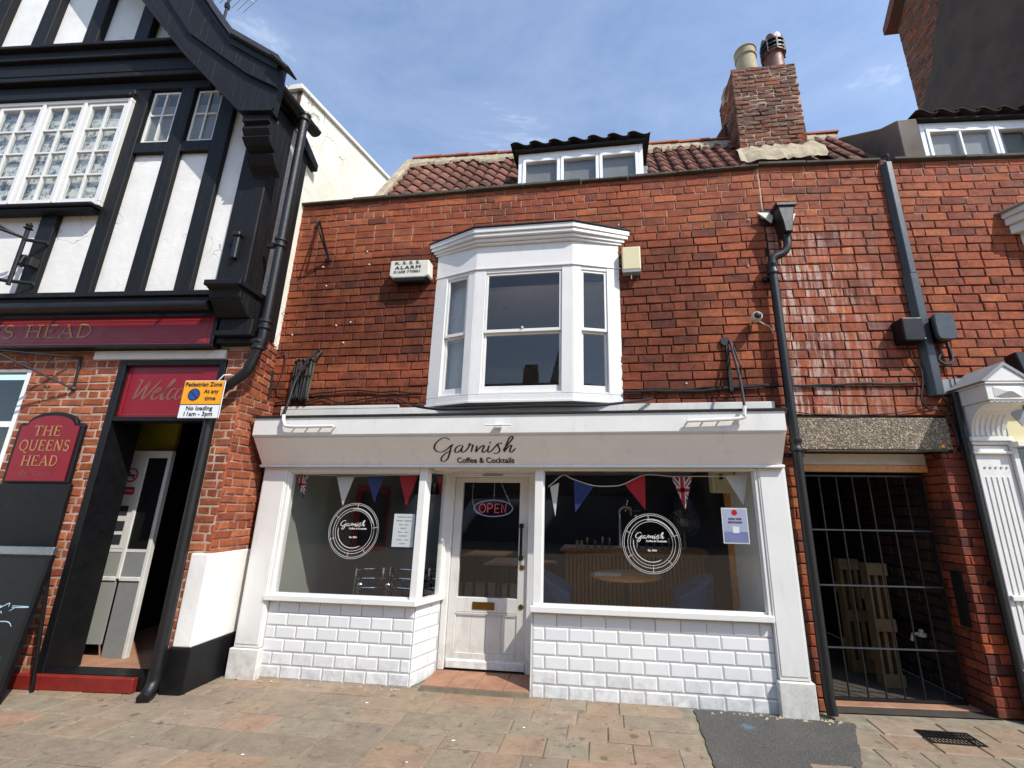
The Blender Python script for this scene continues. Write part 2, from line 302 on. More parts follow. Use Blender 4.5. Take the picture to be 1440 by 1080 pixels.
def glass(name, f0=.045, tint=(.86, .88, .87), rough=0.):
    g = G(name); lw = g.n('ShaderNodeLayerWeight'); lw.inputs['Blend'].default_value = .5
    f = g.math('ADD', g.math('MULTIPLY', g.math('POWER', lw.outputs['Facing'], 5.), 1 - f0), f0)
    t = g.n('ShaderNodeBsdfTransparent'); t.inputs[0].default_value = (*tint, 1); gl = g.n('ShaderNodeBsdfGlossy'); gl.inputs['Roughness'].default_value = rough
    m = g.n('ShaderNodeMixShader'); g.lk(f, m.inputs[0]); g.lk(t.outputs[0], m.inputs[1]); g.lk(gl.outputs[0], m.inputs[2]); g.lk(m.outputs[0], g.out.inputs[0])
    return g.m
MAT['glass'] = glass('window_glass', .04, (.97, .975, .97)); MAT['glass_old'] = glass('old_window_glass', .045, (.93, .94, .93), .01)
MAT['glassware'] = glass('drinking_glass', .1, (.9, .92, .92))
def neon(name, c, s):
    g = G(name); return g.done(hexc(c), .3, emit=hexc(c), es=s)
MAT['neon_red'] = neon('red_neon_tube', '#d8606a', .12); MAT['neon_blue'] = neon('pale_blue_neon_tube', '#9aa0c8', .06)
MAT['lamp'] = neon('ceiling_lamp', '#fff4dc', 3.0)

# ------------------------------------------------------------------ geometry helpers
class Frame:
    def __init__(s, o, a): s.o = Vector(o); s.a = a; s.c, s.s = math.cos(a), math.sin(a)
    def w(s, p): return Vector((s.o.x + p[0] * s.c - p[1] * s.s, s.o.y + p[0] * s.s + p[1] * s.c, s.o.z + p[2]))
FS = Frame((0, 0, 0), 0.); FP = Frame((-3.655, -.53, 0), R(3.95)); FR = Frame((1.79, 0, 0), R(3.8))
BASE = {}
def base_of(o):
    while o.parent: o = o.parent
    return BASE.get(o.name, Vector((0, 0, 0)))
def frame_local(F, p):   # world to frame
    d = Vector(p) - F.o; return Vector((d.x * F.c + d.y * F.s, -d.x * F.s + d.y * F.c, d.z))
def tag(o, label=None, cat=None, group=None, kind=None):
    if label: o['label'] = label
    if cat: o['category'] = cat
    if group: o['group'] = group
    if kind: o['kind'] = kind
    return o
def thing(name, label, cat, F=FS, base=(0, 0, 0), group=None):
    o = bpy.data.objects.new(name, None); o.empty_display_size = .1; COL.objects.link(o)
    o.location = F.w(base); o.rotation_euler = (0, 0, F.a); BASE[o.name] = Vector(base)
    return tag(o, label, cat, group)
def set_solo(o, F, base, label, cat, group=None):
    o.location = F.w(base); o.rotation_euler = (0, 0, F.a); BASE[o.name] = Vector(base); return tag(o, label, cat, group)
def addmod(o, bevel, seg=1):
    m = o.modifiers.new('bevel', 'BEVEL'); m.width = bevel; m.segments = seg; m.limit_method = 'ANGLE'; m.angle_limit = R(35)
class MB:
    def __init__(s): s.v = []; s.f = []
    def add(s, v, f):
        k = len(s.v); s.v += [tuple(p) for p in v]; s.f += [tuple(i + k for i in q) for q in f]; return s
    def box(s, x0, x1, y0, y1, z0, z1):
        return s.add([(x0, y0, z0), (x1, y0, z0), (x1, y1, z0), (x0, y1, z0), (x0, y0, z1), (x1, y0, z1), (x1, y1, z1), (x0, y1, z1)],
                     [(3, 2, 1, 0), (4, 5, 6, 7), (0, 1, 5, 4), (1, 2, 6, 5), (2, 3, 7, 6), (3, 0, 4, 7)])
    def prism(s, poly, a, b, axis='x'):   # poly in the other two axes, extruded from a to b
        n = len(poly)
        def P(p, t):
            return (t, p[0], p[1]) if axis == 'x' else ((p[0], t, p[1]) if axis == 'y' else (p[0], p[1], t))
        v = [P(p, a) for p in poly] + [P(p, b) for p in poly]
        f = [tuple(range(n - 1, -1, -1)), tuple(range(n, 2 * n))] + [(i, (i + 1) % n, n + (i + 1) % n, n + i) for i in range(n)]
        return s.add(v, f)
    def tube(s, path, r, seg=8, caps=True, closed=False):
        P = [Vector(p) for p in path]; n = len(P); rr = r if isinstance(r, (list, tuple)) else [r] * n; v = []; prev = None
        for i in range(n):
            a = P[i - 1] if (i or closed) else P[i]; b = P[(i + 1) % n] if (i < n - 1 or closed) else P[i]
            t = (b - a).normalized()
            if prev is None: u = t.orthogonal().normalized()
            else: u = (prev - t * prev.dot(t)).normalized()
            prev = u; q = t.cross(u)
            v += [tuple(P[i] + (u * math.cos(2 * math.pi * k / seg) + q * math.sin(2 * math.pi * k / seg)) * rr[i]) for k in range(seg)]
        f = []
        for i in range(n if closed else n - 1):
            j = (i + 1) % n
            f += [(i * seg + k, i * seg + (k + 1) % seg, j * seg + (k + 1) % seg, j * seg + k) for k in range(seg)]
        if caps and not closed: f += [tuple(range(seg - 1, -1, -1)), tuple((n - 1) * seg + k for k in range(seg))]
        return s.add(v, f)
    def lathe(s, prof, c, seg=18, axis='z'):
        v = []
        for r, h in prof:
            for k in range(seg):
                a = 2 * math.pi * k / seg; x, y = r * math.cos(a), r * math.sin(a)
                v.append((c[0] + x, c[1] + y, c[2] + h) if axis == 'z' else ((c[0] + x, c[1] + h, c[2] + y) if axis == 'y' else (c[0] + h, c[1] + x, c[2] + y)))
        f = []
        for i in range(len(prof) - 1):
            f += [(i * seg + k, i * seg + (k + 1) % seg, (i + 1) * seg + (k + 1) % seg, (i + 1) * seg + k) for k in range(seg)]
        f += [tuple(range(seg - 1, -1, -1)), tuple((len(prof) - 1) * seg + k for k in range(seg))]
        return s.add(v, f)
    def build(s, name, mat, parent=None, bevel=0, smooth=False, seg=1, F=None, base=None):
        me = bpy.data.meshes.new(name); b = base_of(parent) if parent else Vector(base or (0, 0, 0))
        me.from_pydata([(p[0] - b.x, p[1] - b.y, p[2] - b.z) for p in s.v], [], s.f)
        bm = bmesh.new(); bm.from_mesh(me); bmesh.ops.recalc_face_normals(bm, faces=bm.faces); bm.to_mesh(me); bm.free()
        me.materials.append(MAT[mat] if isinstance(mat, str) else mat)
        if smooth:
            for p in me.polygons: p.use_smooth = True
            try: me.set_sharp_from_angle(angle=R(40))
            except Exception: pass
        o = bpy.data.objects.new(name, me); COL.objects.link(o)
        if parent: o.parent = parent
        if bevel: addmod(o, bevel, seg)
        return o
def solo(mb, name, mat, label, cat, F=FS, base=(0, 0, 0), group=None, **k):
    return set_solo(mb.build(name, mat, None, base=base, **k), F, base, label, cat, group)
def smooth_path(pts, n=6, closed=False):
    P = [Vector(p) for p in pts]; out = []; m = len(P)
    for i in range(m if closed else m - 1):
        if closed: a, b, c, d = P[i - 1], P[i], P[(i + 1) % m], P[(i + 2) % m]
        else: a, b, c, d = P[max(i - 1, 0)], P[i], P[i + 1], P[min(i + 2, m - 1)]
        for k in range(n):
            t = k / n
            out.append(.5 * ((2 * b) + (c - a) * t + (2 * a - 5 * b + 4 * c - d) * t * t + (3 * b - a - 3 * c + d) * t ** 3))
    if not closed: out.append(P[-1])
    return out
def link_copy(me_obj_mesh, name, parent, loc, scale=(1, 1, 1), rot=(0, 0, 0)):
    o = bpy.data.objects.new(name, me_obj_mesh); COL.objects.link(o); o.parent = parent
    o.location = Vector(loc) - base_of(parent); o.scale = scale; o.rotation_euler = rot; return o

# ---- flat lettering
def text_mesh(txt, size=1., ext=.0015, align='LEFT', shear=0., space=1.):
    cu = bpy.data.curves.new('lettering_source', 'FONT'); cu.body = txt; cu.size = size; cu.extrude = ext; cu.align_x = align; cu.shear = shear; cu.space_character = space; cu.resolution_u = 3
    ob = bpy.data.objects.new('lettering_source', cu); COL.objects.link(ob)
    dg = bpy.context.evaluated_depsgraph_get(); me = bpy.data.meshes.new_from_object(ob.evaluated_get(dg))
    v = [tuple(p.co) for p in me.vertices]; f = [tuple(p.vertices) for p in me.polygons]
    bpy.data.objects.remove(ob); bpy.data.curves.remove(cu); bpy.data.meshes.remove(me); return v, f
def put_text(mb, txt, width, height, u, y, z, align='LEFT', shear=0., bold=0, maps=None, space=1.):
    """lettering whose left/centre end stands at (u, z) on the plane y; scaled to the given width and cap height"""
    v, f = text_mesh(txt, 1., .0, 'LEFT', shear, space)
    if not v: return
    xs = [p[0] for p in v]; x0, x1 = min(xs), max(xs); ys = [p[1] for p in v]; cap = .7
    sx = width / (x1 - x0) if width else height / cap; sz = height / cap
    if align == 'CENTER': u = u - (x1 - x0) * sx / 2
    M = maps or (lambda a, b, c: (a, y - c, b))
    offs = [(0, 0)] + ([(bold, 0), (-bold, 0), (0, bold), (0, -bold)] if bold else [])
    for i, (ox, oz) in enumerate(offs):
        mb.add([M(u + (p[0] - x0) * sx + ox, z + p[1] * sz + oz, .002 + i * .0002) for p in v], f)
def ribbon(mb, pts, width, M, t=.003, callig=None):
    P = [Vector((p[0], p[1])) for p in pts]; n = len(P); Lf = []; Rt = []
    for i in range(n):
        d = (P[min(i + 1, n - 1)] - P[max(i - 1, 0)]); d = d.normalized() if d.length > 1e-9 else Vector((1, 0))
        wd = width * (callig(d) if callig else 1) * (.5 + .5 * min(1, min(i, n - 1 - i) / 3))
        nn = Vector((-d.y, d.x)) * wd / 2; Lf.append(P[i] + nn); Rt.append(P[i] - nn)
    v = [M(p.x, p.y, t) for p in Lf] + [M(p.x, p.y, t) for p in Rt] + [M(p.x, p.y, 0) for p in Lf] + [M(p.x, p.y, 0) for p in Rt]
    f = []
    for i in range(n - 1):
        f += [(i, i + 1, n + i + 1, n + i), (i, 2 * n + i, 2 * n + i + 1, i + 1), (n + i, n + i + 1, 3 * n + i + 1, 3 * n + i)]
    mb.add(v, f)
GARNISH = [[(395, 165), (360, 140), (310, 133), (250, 160), (190, 210), (155, 265), (150, 310), (175, 345), (225, 362), (280, 350), (340, 310), (390, 265), (430, 240), (402, 275), (380, 330), (355, 400), (320, 470), (275, 508), (240, 512), (222, 490), (235, 450), (275, 405), (330, 365), (400, 343)],
    [(575, 258), (530, 255), (480, 285), (450, 330), (452, 362), (480, 366), (530, 330), (580, 262)], [(580, 262), (550, 310), (545, 350), (560, 365), (600, 345), (650, 290), (690, 215)],
    [(690, 215), (668, 250), (700, 250), (724, 250), (705, 300), (684, 362)], [(785, 258), (765, 310), (750, 366)], [(752, 362), (800, 310), (850, 268), (880, 258), (878, 282), (850, 335), (848, 362), (870, 366), (915, 330)],
    [(960, 255), (936, 310), (928, 350), (940, 366), (980, 345), (1030, 290), (1080, 238), (1125, 220), (1138, 235)], [(1090, 240), (1083, 262), (1095, 300), (1100, 340), (1070, 375), (1030, 386), (1012, 372)], [(987, 203), (975, 214), (965, 224)],
    [(1145, 335), (1210, 260), (1270, 190), (1306, 140), (1290, 118), (1260, 140), (1225, 200), (1190, 280), (1158, 366)], [(1160, 362), (1200, 310), (1250, 264), (1277, 258), (1270, 282), (1245, 335), (1250, 362), (1277, 360), (1330, 300)]]
WELCOME = [[(0, 95), (10, 100), (20, 92), (18, 50), (22, 5), (45, 55), (62, 92), (58, 45), (64, 4), (90, 50), (112, 100)], [(98, 30), (120, 40), (130, 55), (118, 60), (106, 40), (106, 12), (120, 3), (140, 18)], [(140, 18), (165, 60), (180, 95), (172, 100), (160, 60), (152, 15), (160, 2), (175, 15)],
    [(208, 50), (196, 58), (182, 40), (182, 14), (194, 3), (212, 18)], [(238, 58), (222, 50), (216, 24), (226, 4), (244, 14), (250, 40), (240, 58), (246, 44), (264, 44)], [(268, 58), (262, 4)], [(262, 10), (280, 50), (292, 58), (294, 46), (286, 4)], [(288, 12), (304, 50), (318, 58), (320, 46), (312, 14), (318, 4), (332, 18)],
    [(328, 28), (350, 40), (360, 55), (348, 60), (336, 40), (336, 12), (350, 3), (372, 20)]]
def script(mb, strokes, M, width, scale, ox, oy, flip=True, slant=0., callig=True):
    for st in strokes:
        p = smooth_path([(a, b, 0) for a, b in st], 5)
        q = [((v.x + v.y * slant * (0 if flip else 1) - ox) * scale, ((oy - v.y) if flip else (v.y - oy)) * scale) for v in p]
        ribbon(mb, q, width, M, callig=(lambda d: .45 + .75 * abs(d.y) ** 1.5) if callig else None)

# serif capitals: strokes (x0,z0,x1,z1,width) on a 0..1 grid plus arcs
def serif_word(mb, word, u, z, H, W, M, t=.003):
    def arc(cx, cz, rx, rz, a0, a1, n=12): return [(cx + rx * math.cos(a0 + (a1 - a0) * k / n), cz + rz * math.sin(a0 + (a1 - a0) * k / n)) for k in range(n + 1)]
    pi = math.pi
    GL = {'T': (.75, [([(.37, 0), (.37, 1)], .17), ([(0, .96), (.75, .96)], .08), ([(.03, .76), (.03, .98)], .06), ([(.72, .76), (.72, .98)], .06)], [(.37, 0)]),
          'H': (.85, [([(.15, 0), (.15, 1)], .17), ([(.7, 0), (.7, 1)], .17), ([(.15, .5), (.7, .5)], .08)], [(.15, 0), (.15, 1), (.7, 0), (.7, 1)]),
          'E': (.68, [([(.15, 0), (.15, 1)], .17), ([(.1, .96), (.62, .96)], .08), ([(.15, .52), (.5, .52)], .08), ([(.1, .04), (.64, .04)], .08), ([(.61, .8), (.61, 1)], .06), ([(.63, 0), (.63, .22)], .06), ([(.48, .42), (.48, .62)], .05)], []),
          'Q': (.9, [(arc(.45, .5, .36, .46, 0, 2 * pi, 22), .13), ([(.45, .1), (.66, -.12), (.9, -.2)], .1)], []),
          'U': (.85, [([(.15, 1), (.15, .35)] + arc(.42, .32, .27, .28, pi, 2 * pi, 10) + [(.7, 1)], .13)], [(.15, 1), (.7, 1)]),
          'N': (.88, [([(.15, 0), (.15, 1)], .09), ([(.15, 1), (.72, 0)], .17), ([(.72, 0), (.72, 1)], .09)], [(.15, 0), (.72, 1)]),
          'S': (.62, [(arc(.3, .73, .2, .23, .25 * pi, 1.5 * pi, 10) + arc(.3, .27, .23, .24, .5 * pi, -.8 * pi, 10), .13), ([(.5, .75), (.5, .96)], .05), ([(.07, .05), (.07, .28)], .05)], []),
          'A': (.82, [([(.08, 0), (.4, 1)], .08), ([(.4, 1), (.74, 0)], .17), ([(.2, .35), (.6, .35)], .07)], [(.08, 0), (.74, 0)]),
          'D': (.82, [([(.15, 0), (.15, 1)], .17), ([(.15, .96)] + arc(.32, .5, .38, .46, .5 * pi, -.5 * pi, 14) + [(.15, .04)], .11)], [])}
    tot = sum(GL[c][0] + .08 if c != ' ' else .45 for c in word); sc = W / tot; x = 0
    for c in word:
        if c == ' ': x += .45; continue
        wd, st, sf = GL[c]
        def Q(p): return (u + (x + p[0]) * sc, z + p[1] * H)
        for pts, sw in st: ribbon2(mb, [Q(p) for p in pts], sw * H * .95, M, t)
        for p in sf: ribbon2(mb, [Q((p[0] - .15, p[1] + (.03 if p[1] < .5 else -.03))), Q((p[0] + .15, p[1] + (.03 if p[1] < .5 else -.03)))], .06 * H, M, t)
        x += wd + .08
def ribbon2(mb, pts, width, M, t):
    P = [Vector(p) for p in pts]; n = len(P); v = []
    for i in range(n):
        d = (P[min(i + 1, n - 1)] - P[max(i - 1, 0)]).normalized(); nn = Vector((-d.y, d.x)) * width / 2
        v += [M(*(P[i] + nn), t), M(*(P[i] - nn), t)]
    mb.add(v, [(2 * i, 2 * i + 2, 2 * i + 3, 2 * i + 1) for i in range(n - 1)])

# ---- bricks: a few shared meshes 0.24 x 0.03 x 0.09, front face at y = 0
def brick_mesh(mat, Lg, H, D=.03, bev=.005, jit=.0022):
    bm = bmesh.new(); bmesh.ops.create_cube(bm, size=1)
    for v in bm.verts: v.co = Vector((v.co.x * Lg, (v.co.y + .5) * D, v.co.z * H))
    bmesh.ops.bevel(bm, geom=[e for e in bm.edges if all(v.co.y < D * .5 for v in e.verts)], offset=bev, segments=1, affect='EDGES')
    for v in bm.verts: v.co += Vector((random.uniform(-jit, jit), random.uniform(-jit, jit) * .8, random.uniform(-jit, jit)))
    me = bpy.data.meshes.new('brick'); bm.to_mesh(me); bm.free(); me.materials.append(MAT[mat]); return me
class Bond:
    def __init__(s, mat, Lg, H, joint, name='brick', bev=.005, jit=.0022, D=.03):
        s.Lg, s.H, s.j, s.name, s.D = Lg, H, joint, name, D
        s.long = [brick_mesh(mat, Lg, H, D, bev, jit) for _ in range(6)]; s.short = [brick_mesh(mat, Lg / 2 - joint / 2, H, D, bev, jit) for _ in range(5)]; s.mat = mat
    def lay(s, u0, u1, z0, z1, holes=(), header_every=5, start=0, wander=0.):
        out = []; P = s.H + s.j; row = 0; z = z0
        while z < z1 - .01:
            h = min(P, z1 - z); zc = z + h / 2
            head = (row + start) % header_every == 0; per = (s.Lg + s.j) / 2 if head else s.Lg + s.j
            u = u0 - per * (((row * .5) % 1) + random.uniform(0, .12))
            cuts = [(a, b) for a, b, c, d in holes if c < zc < d]
            while u < u1 - .005:
                ln = per * random.choice((1, 1, 1, 1, .97, 1.03)) if not head else per
                if not head and random.random() < .05: ln = per * .5
                segs = [(max(u, u0), min(u + ln, u1))]
                for a, b in cuts:
                    ns = []
                    for p, q in segs:
                        if q <= a or p >= b: ns.append((p, q)); continue
                        if p < a: ns.append((p, a))
                        if q > b: ns.append((b, q))
                    segs = ns
                for p, q in segs:
                    if q - p > .035: out.append((p, q, z, z + h))
                u += ln
            z += P; row += 1
        return out
    def place(s, rects, parent, toworld, y=0., limit=300, mapper=None, rotz=0., stuffname=None, wander=.0045):
        """mapper maps (u along the wall, y, z) into the parent frame; individual bricks for the nearest, the rest joined"""
        mapper = mapper or (lambda u, yy, z: (u, yy, z))
        info = []
        for p, q, a, b in rects:
            c = mapper((p + q) / 2, y, (a + b) / 2); d = (toworld(c) - CAMPOS); info.append(((q - p) * (b - a) / d.length_squared, p, q, a, b))
        info.sort(reverse=True); base = base_of(parent); rest = MB()
        for i, (_, p, q, a, b) in enumerate(info):
            ln, h = q - p - s.j, b - a - s.j
            if h < .015: h = b - a
            short = ln < s.Lg * .62; me = random.choice(s.short if short else s.long); nl = (s.Lg / 2 - s.j / 2) if short else s.Lg
            yy = y + random.uniform(-.003, .003); dz_ = wander * (math.sin(p * 1.7 + a * 1.3) + .6 * math.sin(p * 4.3 + a * 2.9)) + random.uniform(-.0012, .0012); a += dz_; b += dz_; sx, sz = ln / nl, h / s.H; rr = random.uniform(-.006, .006)
            if i < limit:
                o = link_copy(me, s.name, parent, mapper((p + q) / 2, yy, (a + b) / 2), (sx, 1, sz), (0, rr, rotz))
            else:
                c, sn = math.cos(rotz), math.sin(rotz); ctr = mapper((p + q) / 2, yy, (a + b) / 2)
                rest.add([(ctr[0] + v.co.x * sx * c - v.co.y * sn, ctr[1] + v.co.x * sx * sn + v.co.y * c, ctr[2] + v.co.z * sz) for v in me.vertices], [tuple(f.vertices) for f in me.polygons])
        if rest.v:
            o = rest.build(stuffname or 'small_bricks', s.mat, parent); o['kind'] = 'stuff'
exec_parts = []
GZ = -.1
# ------------------------------------------------------------------ the ground
def ground():
    m = MB(); m.add([(-40, -30, GZ - .03), (40, -30, GZ - .03), (40, 30, GZ - .03), (-40, 30, GZ - .03)], [(0, 1, 2, 3)])
    g = m.build('ground', 'far_paving'); tag(g, kind='structure')
    m = MB(); m.add([(-7, -3.2, GZ - .008), (5.6, -3.2, GZ - .008), (5.6, .3, GZ - .008), (-7, .3, GZ - .008)], [(0, 1, 2, 3)])
    p = m.build('pavement', 'joint'); tag(p, kind='structure')
    patch = [(.70, -.12), (1.70, -.12), (1.90, -.18), (1.62, -.81), (1.30, -.80), (1.27, -.99), (.67, -.98)]
    def inpatch(x, y):
        c = False; n = len(patch)
        for i in range(n):
            (x1, y1), (x2, y2) = patch[i], patch[(i + 1) % n]
            if (y1 > y) != (y2 > y) and x < (x2 - x1) * (y - y1) / (y2 - y1) + x1: c = not c
        return c
    rnd = random.Random(21); y = -.06; row = 0; slabs = []
    while y > -3.1:
        dep = rnd.choice((.24, .25, .27, .22, .30)); x = -6.6 - rnd.random() * .3
        while x < 5.4:
            ln = rnd.choice((.3, .3, .31, .36, .42, .5, .27)) if x > -1.2 else rnd.choice((.42, .5, .36, .62, .55))
            cx, cy = x + ln / 2, y - dep / 2
            front = -.10 if x < -1.75 or x > -.68 else -.12
            if x + ln > -6.6 and not inpatch(cx, cy):
                x0, x1, ya, yb = x + .005, x + ln - .005, y - dep + .004, y - .004
                if inpatch(x1 - .03, cy):
                    x1 = min(x1, .69 - (.03 if cy < -.6 else 0))
                if x1 - x0 > .05:
                    dz = rnd.uniform(-.003, .003); t = [rnd.uniform(-.0025, .0025) for _ in range(4)]; b = .006
                    z = GZ + dz; v = [(x0, ya, z - .04), (x1, ya, z - .04), (x1, yb, z - .04), (x0, yb, z - .04), (x0, ya, z + t[0] - .006), (x1, ya, z + t[1] - .006), (x1, yb, z + t[2] - .006), (x0, yb, z + t[3] - .006),
                          (x0 + b, ya + b, z + t[0]), (x1 - b, ya + b, z + t[1]), (x1 - b, yb - b, z + t[2]), (x0 + b, yb - b, z + t[3])]
                    f = [(0, 1, 5, 4), (1, 2, 6, 5), (2, 3, 7, 6), (3, 0, 4, 7), (4, 5, 9, 8), (5, 6, 10, 9), (6, 7, 11, 10), (7, 4, 8, 11), (8, 9, 10, 11)]
                    slabs.append(((Vector((cx, cy, GZ)) - CAMPOS).length / (1 + .2 * ln), v, f))
            x += ln
        y -= dep; row += 1
    slabs.sort(key=lambda q: q[0]); rest = MB()
    for q, (_, v, f) in enumerate(slabs):
        if q < 300: MB().add(v, f).build('paving_slab', 'slab', p)
        else: rest.add(v, f)
    rest.build('outer_slabs', 'slab', p)['kind'] = 'stuff'
    edge = []
    for q in range(len(patch)):
        (x1, y1), (x2, y2) = patch[q], patch[(q + 1) % len(patch)]; k = max(1, int(math.hypot(x2 - x1, y2 - y1) / .035))
        edge += [(x1 + (x2 - x1) * e / k + rnd.uniform(-.007, .007), y1 + (y2 - y1) * e / k + rnd.uniform(-.007, .007)) for e in range(k)]
    patch = edge; m = MB(); n = len(patch); m.add([(a, b, GZ + .002) for a, b in patch] + [(a, b, GZ - .05) for a, b in patch], [tuple(range(n))] + [(i, (i + 1) % n, n + (i + 1) % n, n + i) for i in range(n)])
    a = m.build('asphalt_patch', 'asphalt', p)
    rnd = random.Random(4); db = MB()
    for i in range(70):   # crumbs of mortar and leaves along the foot of the wall
        x = rnd.choice((rnd.uniform(.75, 1.85), rnd.uniform(1.2, 1.8), rnd.uniform(-3.6, -1.8))); yy = -.15 - abs(rnd.gauss(0, .035)); s = rnd.uniform(.004, .018)
        db.add([(x - s, yy - s * .6, GZ + .003), (x + s, yy - s * .4, GZ + .003), (x + s * .5, yy + s * .7, GZ + .003), (x, yy, GZ + .004 + s * .8)], [(0, 1, 3), (1, 2, 3), (2, 0, 3), (0, 2, 1)])
    d = db.build('rubble', 'mortar_cream'); tag(d, 'crumbs of mortar and grit along the foot of the white tiled wall', 'rubble', kind='stuff')
    m = MB(); m.box(2.34, 2.66, -.36, -.20, GZ - .02, GZ + .006)
    gr = thing('drain_grate', 'small iron drain grate let into the paving by the gated passage', 'drain grate', FS, (2.5, -.28, GZ))
    fr = MB(); fr.box(2.30, 2.66, -.40, -.385, GZ - .02, GZ + .006).box(2.30, 2.66, -.22, -.205, GZ - .02, GZ + .006).box(2.30, 2.315, -.385, -.22, GZ - .02, GZ + .006).box(2.645, 2.66, -.385, -.22, GZ - .02, GZ + .006)
    fr.build('frame', 'iron', gr)
    for k in range(13): MB().box(2.325 + k * .0245, 2.335 + k * .0245, -.385, -.22, GZ - .015, GZ + .005).build('bar', 'iron', gr)
    for k in range(3): MB().box(2.315, 2.645, -.35 + k * .05, -.342 + k * .05, GZ - .02, GZ + .003).build('bar', 'iron', gr)
    cig = MB(); rnd = random.Random(9)
    for i in range(16):
        x, yy = rnd.uniform(-3.4, 1.6), rnd.uniform(-1.3, -.25); a = rnd.random() * 3; s = rnd.uniform(.005, .012)
        cig.add([(x - s * math.cos(a), yy - s * math.sin(a), GZ + .004), (x + s * math.cos(a), yy + s * math.sin(a), GZ + .004), (x + s * math.cos(a) + .004, yy + s * math.sin(a) + .006, GZ + .004), (x - s * math.cos(a) + .004, yy - s * math.sin(a) + .006, GZ + .010)], [(0, 1, 2, 3)])
    tag(cig.build('litter', 'paper'), 'scraps of pale litter scattered on the paving', 'litter', kind='stuff')
ground()

# ------------------------------------------------------------------ the cafe building
cafe = thing('cafe_building', 'red brick cafe building with white shopfront and bay window above', 'building', FS, (-1, 0, GZ))
def win_hole(mb, x0, x1, z0, z1, hx0, hx1, hz0, hz1, y0, y1):
    mb.box(x0, hx0, y0, y1, z0, z1).box(hx1, x1, y0, y1, z0, z1).box(hx0, hx1, y0, y1, z0, hz0).box(hx0, hx1, y0, y1, hz1, z1)
fwm = MB(); Y0, Y1 = .009, .28
win_hole(fwm, -3.87, 1.795, 2.3, 5.245, -1.82, .13, 2.62, 4.09, Y0, Y1)
fwm.box(-3.87, -3.45, Y0, Y1, GZ, 2.3).box(1.45, 1.795, Y0, Y1, GZ, 2.3)
wall = fwm.build('front_wall', 'mortar', cafe)
bond = Bond('brick', .242, .0865, .0095, bev=.006, jit=.0034)
rects = bond.lay(-3.865, 1.79, GZ, 5.245, [(-3.40, 1.50, -1, 2.42), (-1.88, .19, 2.5, 4.56)], 5, 2)
bond.place(rects, wall, FS.w, 0., 300)
m = MB()
pts = [-3.87, -3.1, -2.5, -1.6, -.9, -.2, .35, .9, 1.2, 1.795]
for i in range(len(pts) - 1):
    m.box(pts[i] + .003, pts[i + 1] - .003, -.045 + random.uniform(-.008, .008), .32, 5.247 + random.uniform(-.002, .003), 5.278 + random.uniform(-.006, .008))
m.build('parapet_coping', 'coping', cafe, bevel=.006)
m = MB(); m.box(-3.60, 1.66, -.03, .003, 2.40, 2.53).box(-3.60, -2.2, -.032, -.005, 2.53, 2.565); m.build('flashing', 'white_worn', cafe, bevel=.004)

# shopfront: fascia, pilasters
fa = MB(); fa.prism([(-.36, 2.185), (-.36, 2.365), (-.02, 2.40), (-.02, 2.16), (-.33, 2.16)], -3.60, 1.605, 'x')
fas = fa.build('fascia', 'white', cafe, bevel=.004)
m = MB(); m.prism([(-.375, 2.366), (-.375, 2.385), (-.03, 2.425), (-.03, 2.402)], -3.62, 1.63, 'x'); m.build('fascia_cap', 'felt', fas)
MB().prism([(-.345, 2.159), (-.175, 1.905), (-.10, 1.905), (-.02, 2.159)], -3.585, 1.60, 'x').build('sign_board', 'sign_board', fas)
MB().prism([(-.19, 1.876), (-.19, 1.896), (-.178, 1.904), (-.05, 1.904), (-.05, 1.876)], -3.60, 1.62, 'x').build('moulding', 'white', fas, bevel=.003)
# painted lettering on the canted board
bt, bb = Vector((0, -.345, 2.159)), Vector((0, -.175, 1.905)); bd = (bb - bt); BL = bd.length; bn = Vector((0, -abs(bd.z), -abs(bd.y))).normalized()
def BM(u, v, t):   # u metres along X, v metres down the board
    p = bt + bd * (v / BL) + bn * (.001 + t); return (u, p.y, p.z)
SC = .815 / 1180; m = MB()
for st in GARNISH:
    p = smooth_path([(a, b, 0) for a, b in st], 6)
    ribbon(m, [(-1.652 + (q.x - 150) * SC, (q.y - 112) / 450 * BL) for q in p], .0135, BM, .002, lambda d: .42 + .85 * abs(d.y) ** 1.4)
put_text(m, 'Coffee & Cocktails', .575, .058, -1.437, 0, -.8, bold=.0022, maps=lambda a, b, c: BM(a, (534 - 112) / 450 * BL - (b + .8), c))
m.build('lettering', 'letter_black', fas)
for sx, x0, x1, nm in ((0, -3.575, -3.305, 'L'), (1, 1.395, 1.635, 'R')):
    p = MB().box(x0, x1, -.14, .0, .16, 1.874).build('pilaster', 'white', cafe, bevel=.004)
    MB().box(x0 - .02, x1 + .02, -.165, .0, GZ - .01, .155).build('plinth', 'white_worn', p, bevel=.006)
    MB().box(x0 + .015, x1 - .015, -.146, -.138, .19, 1.85).build('face_board', 'white', p, bevel=.003)
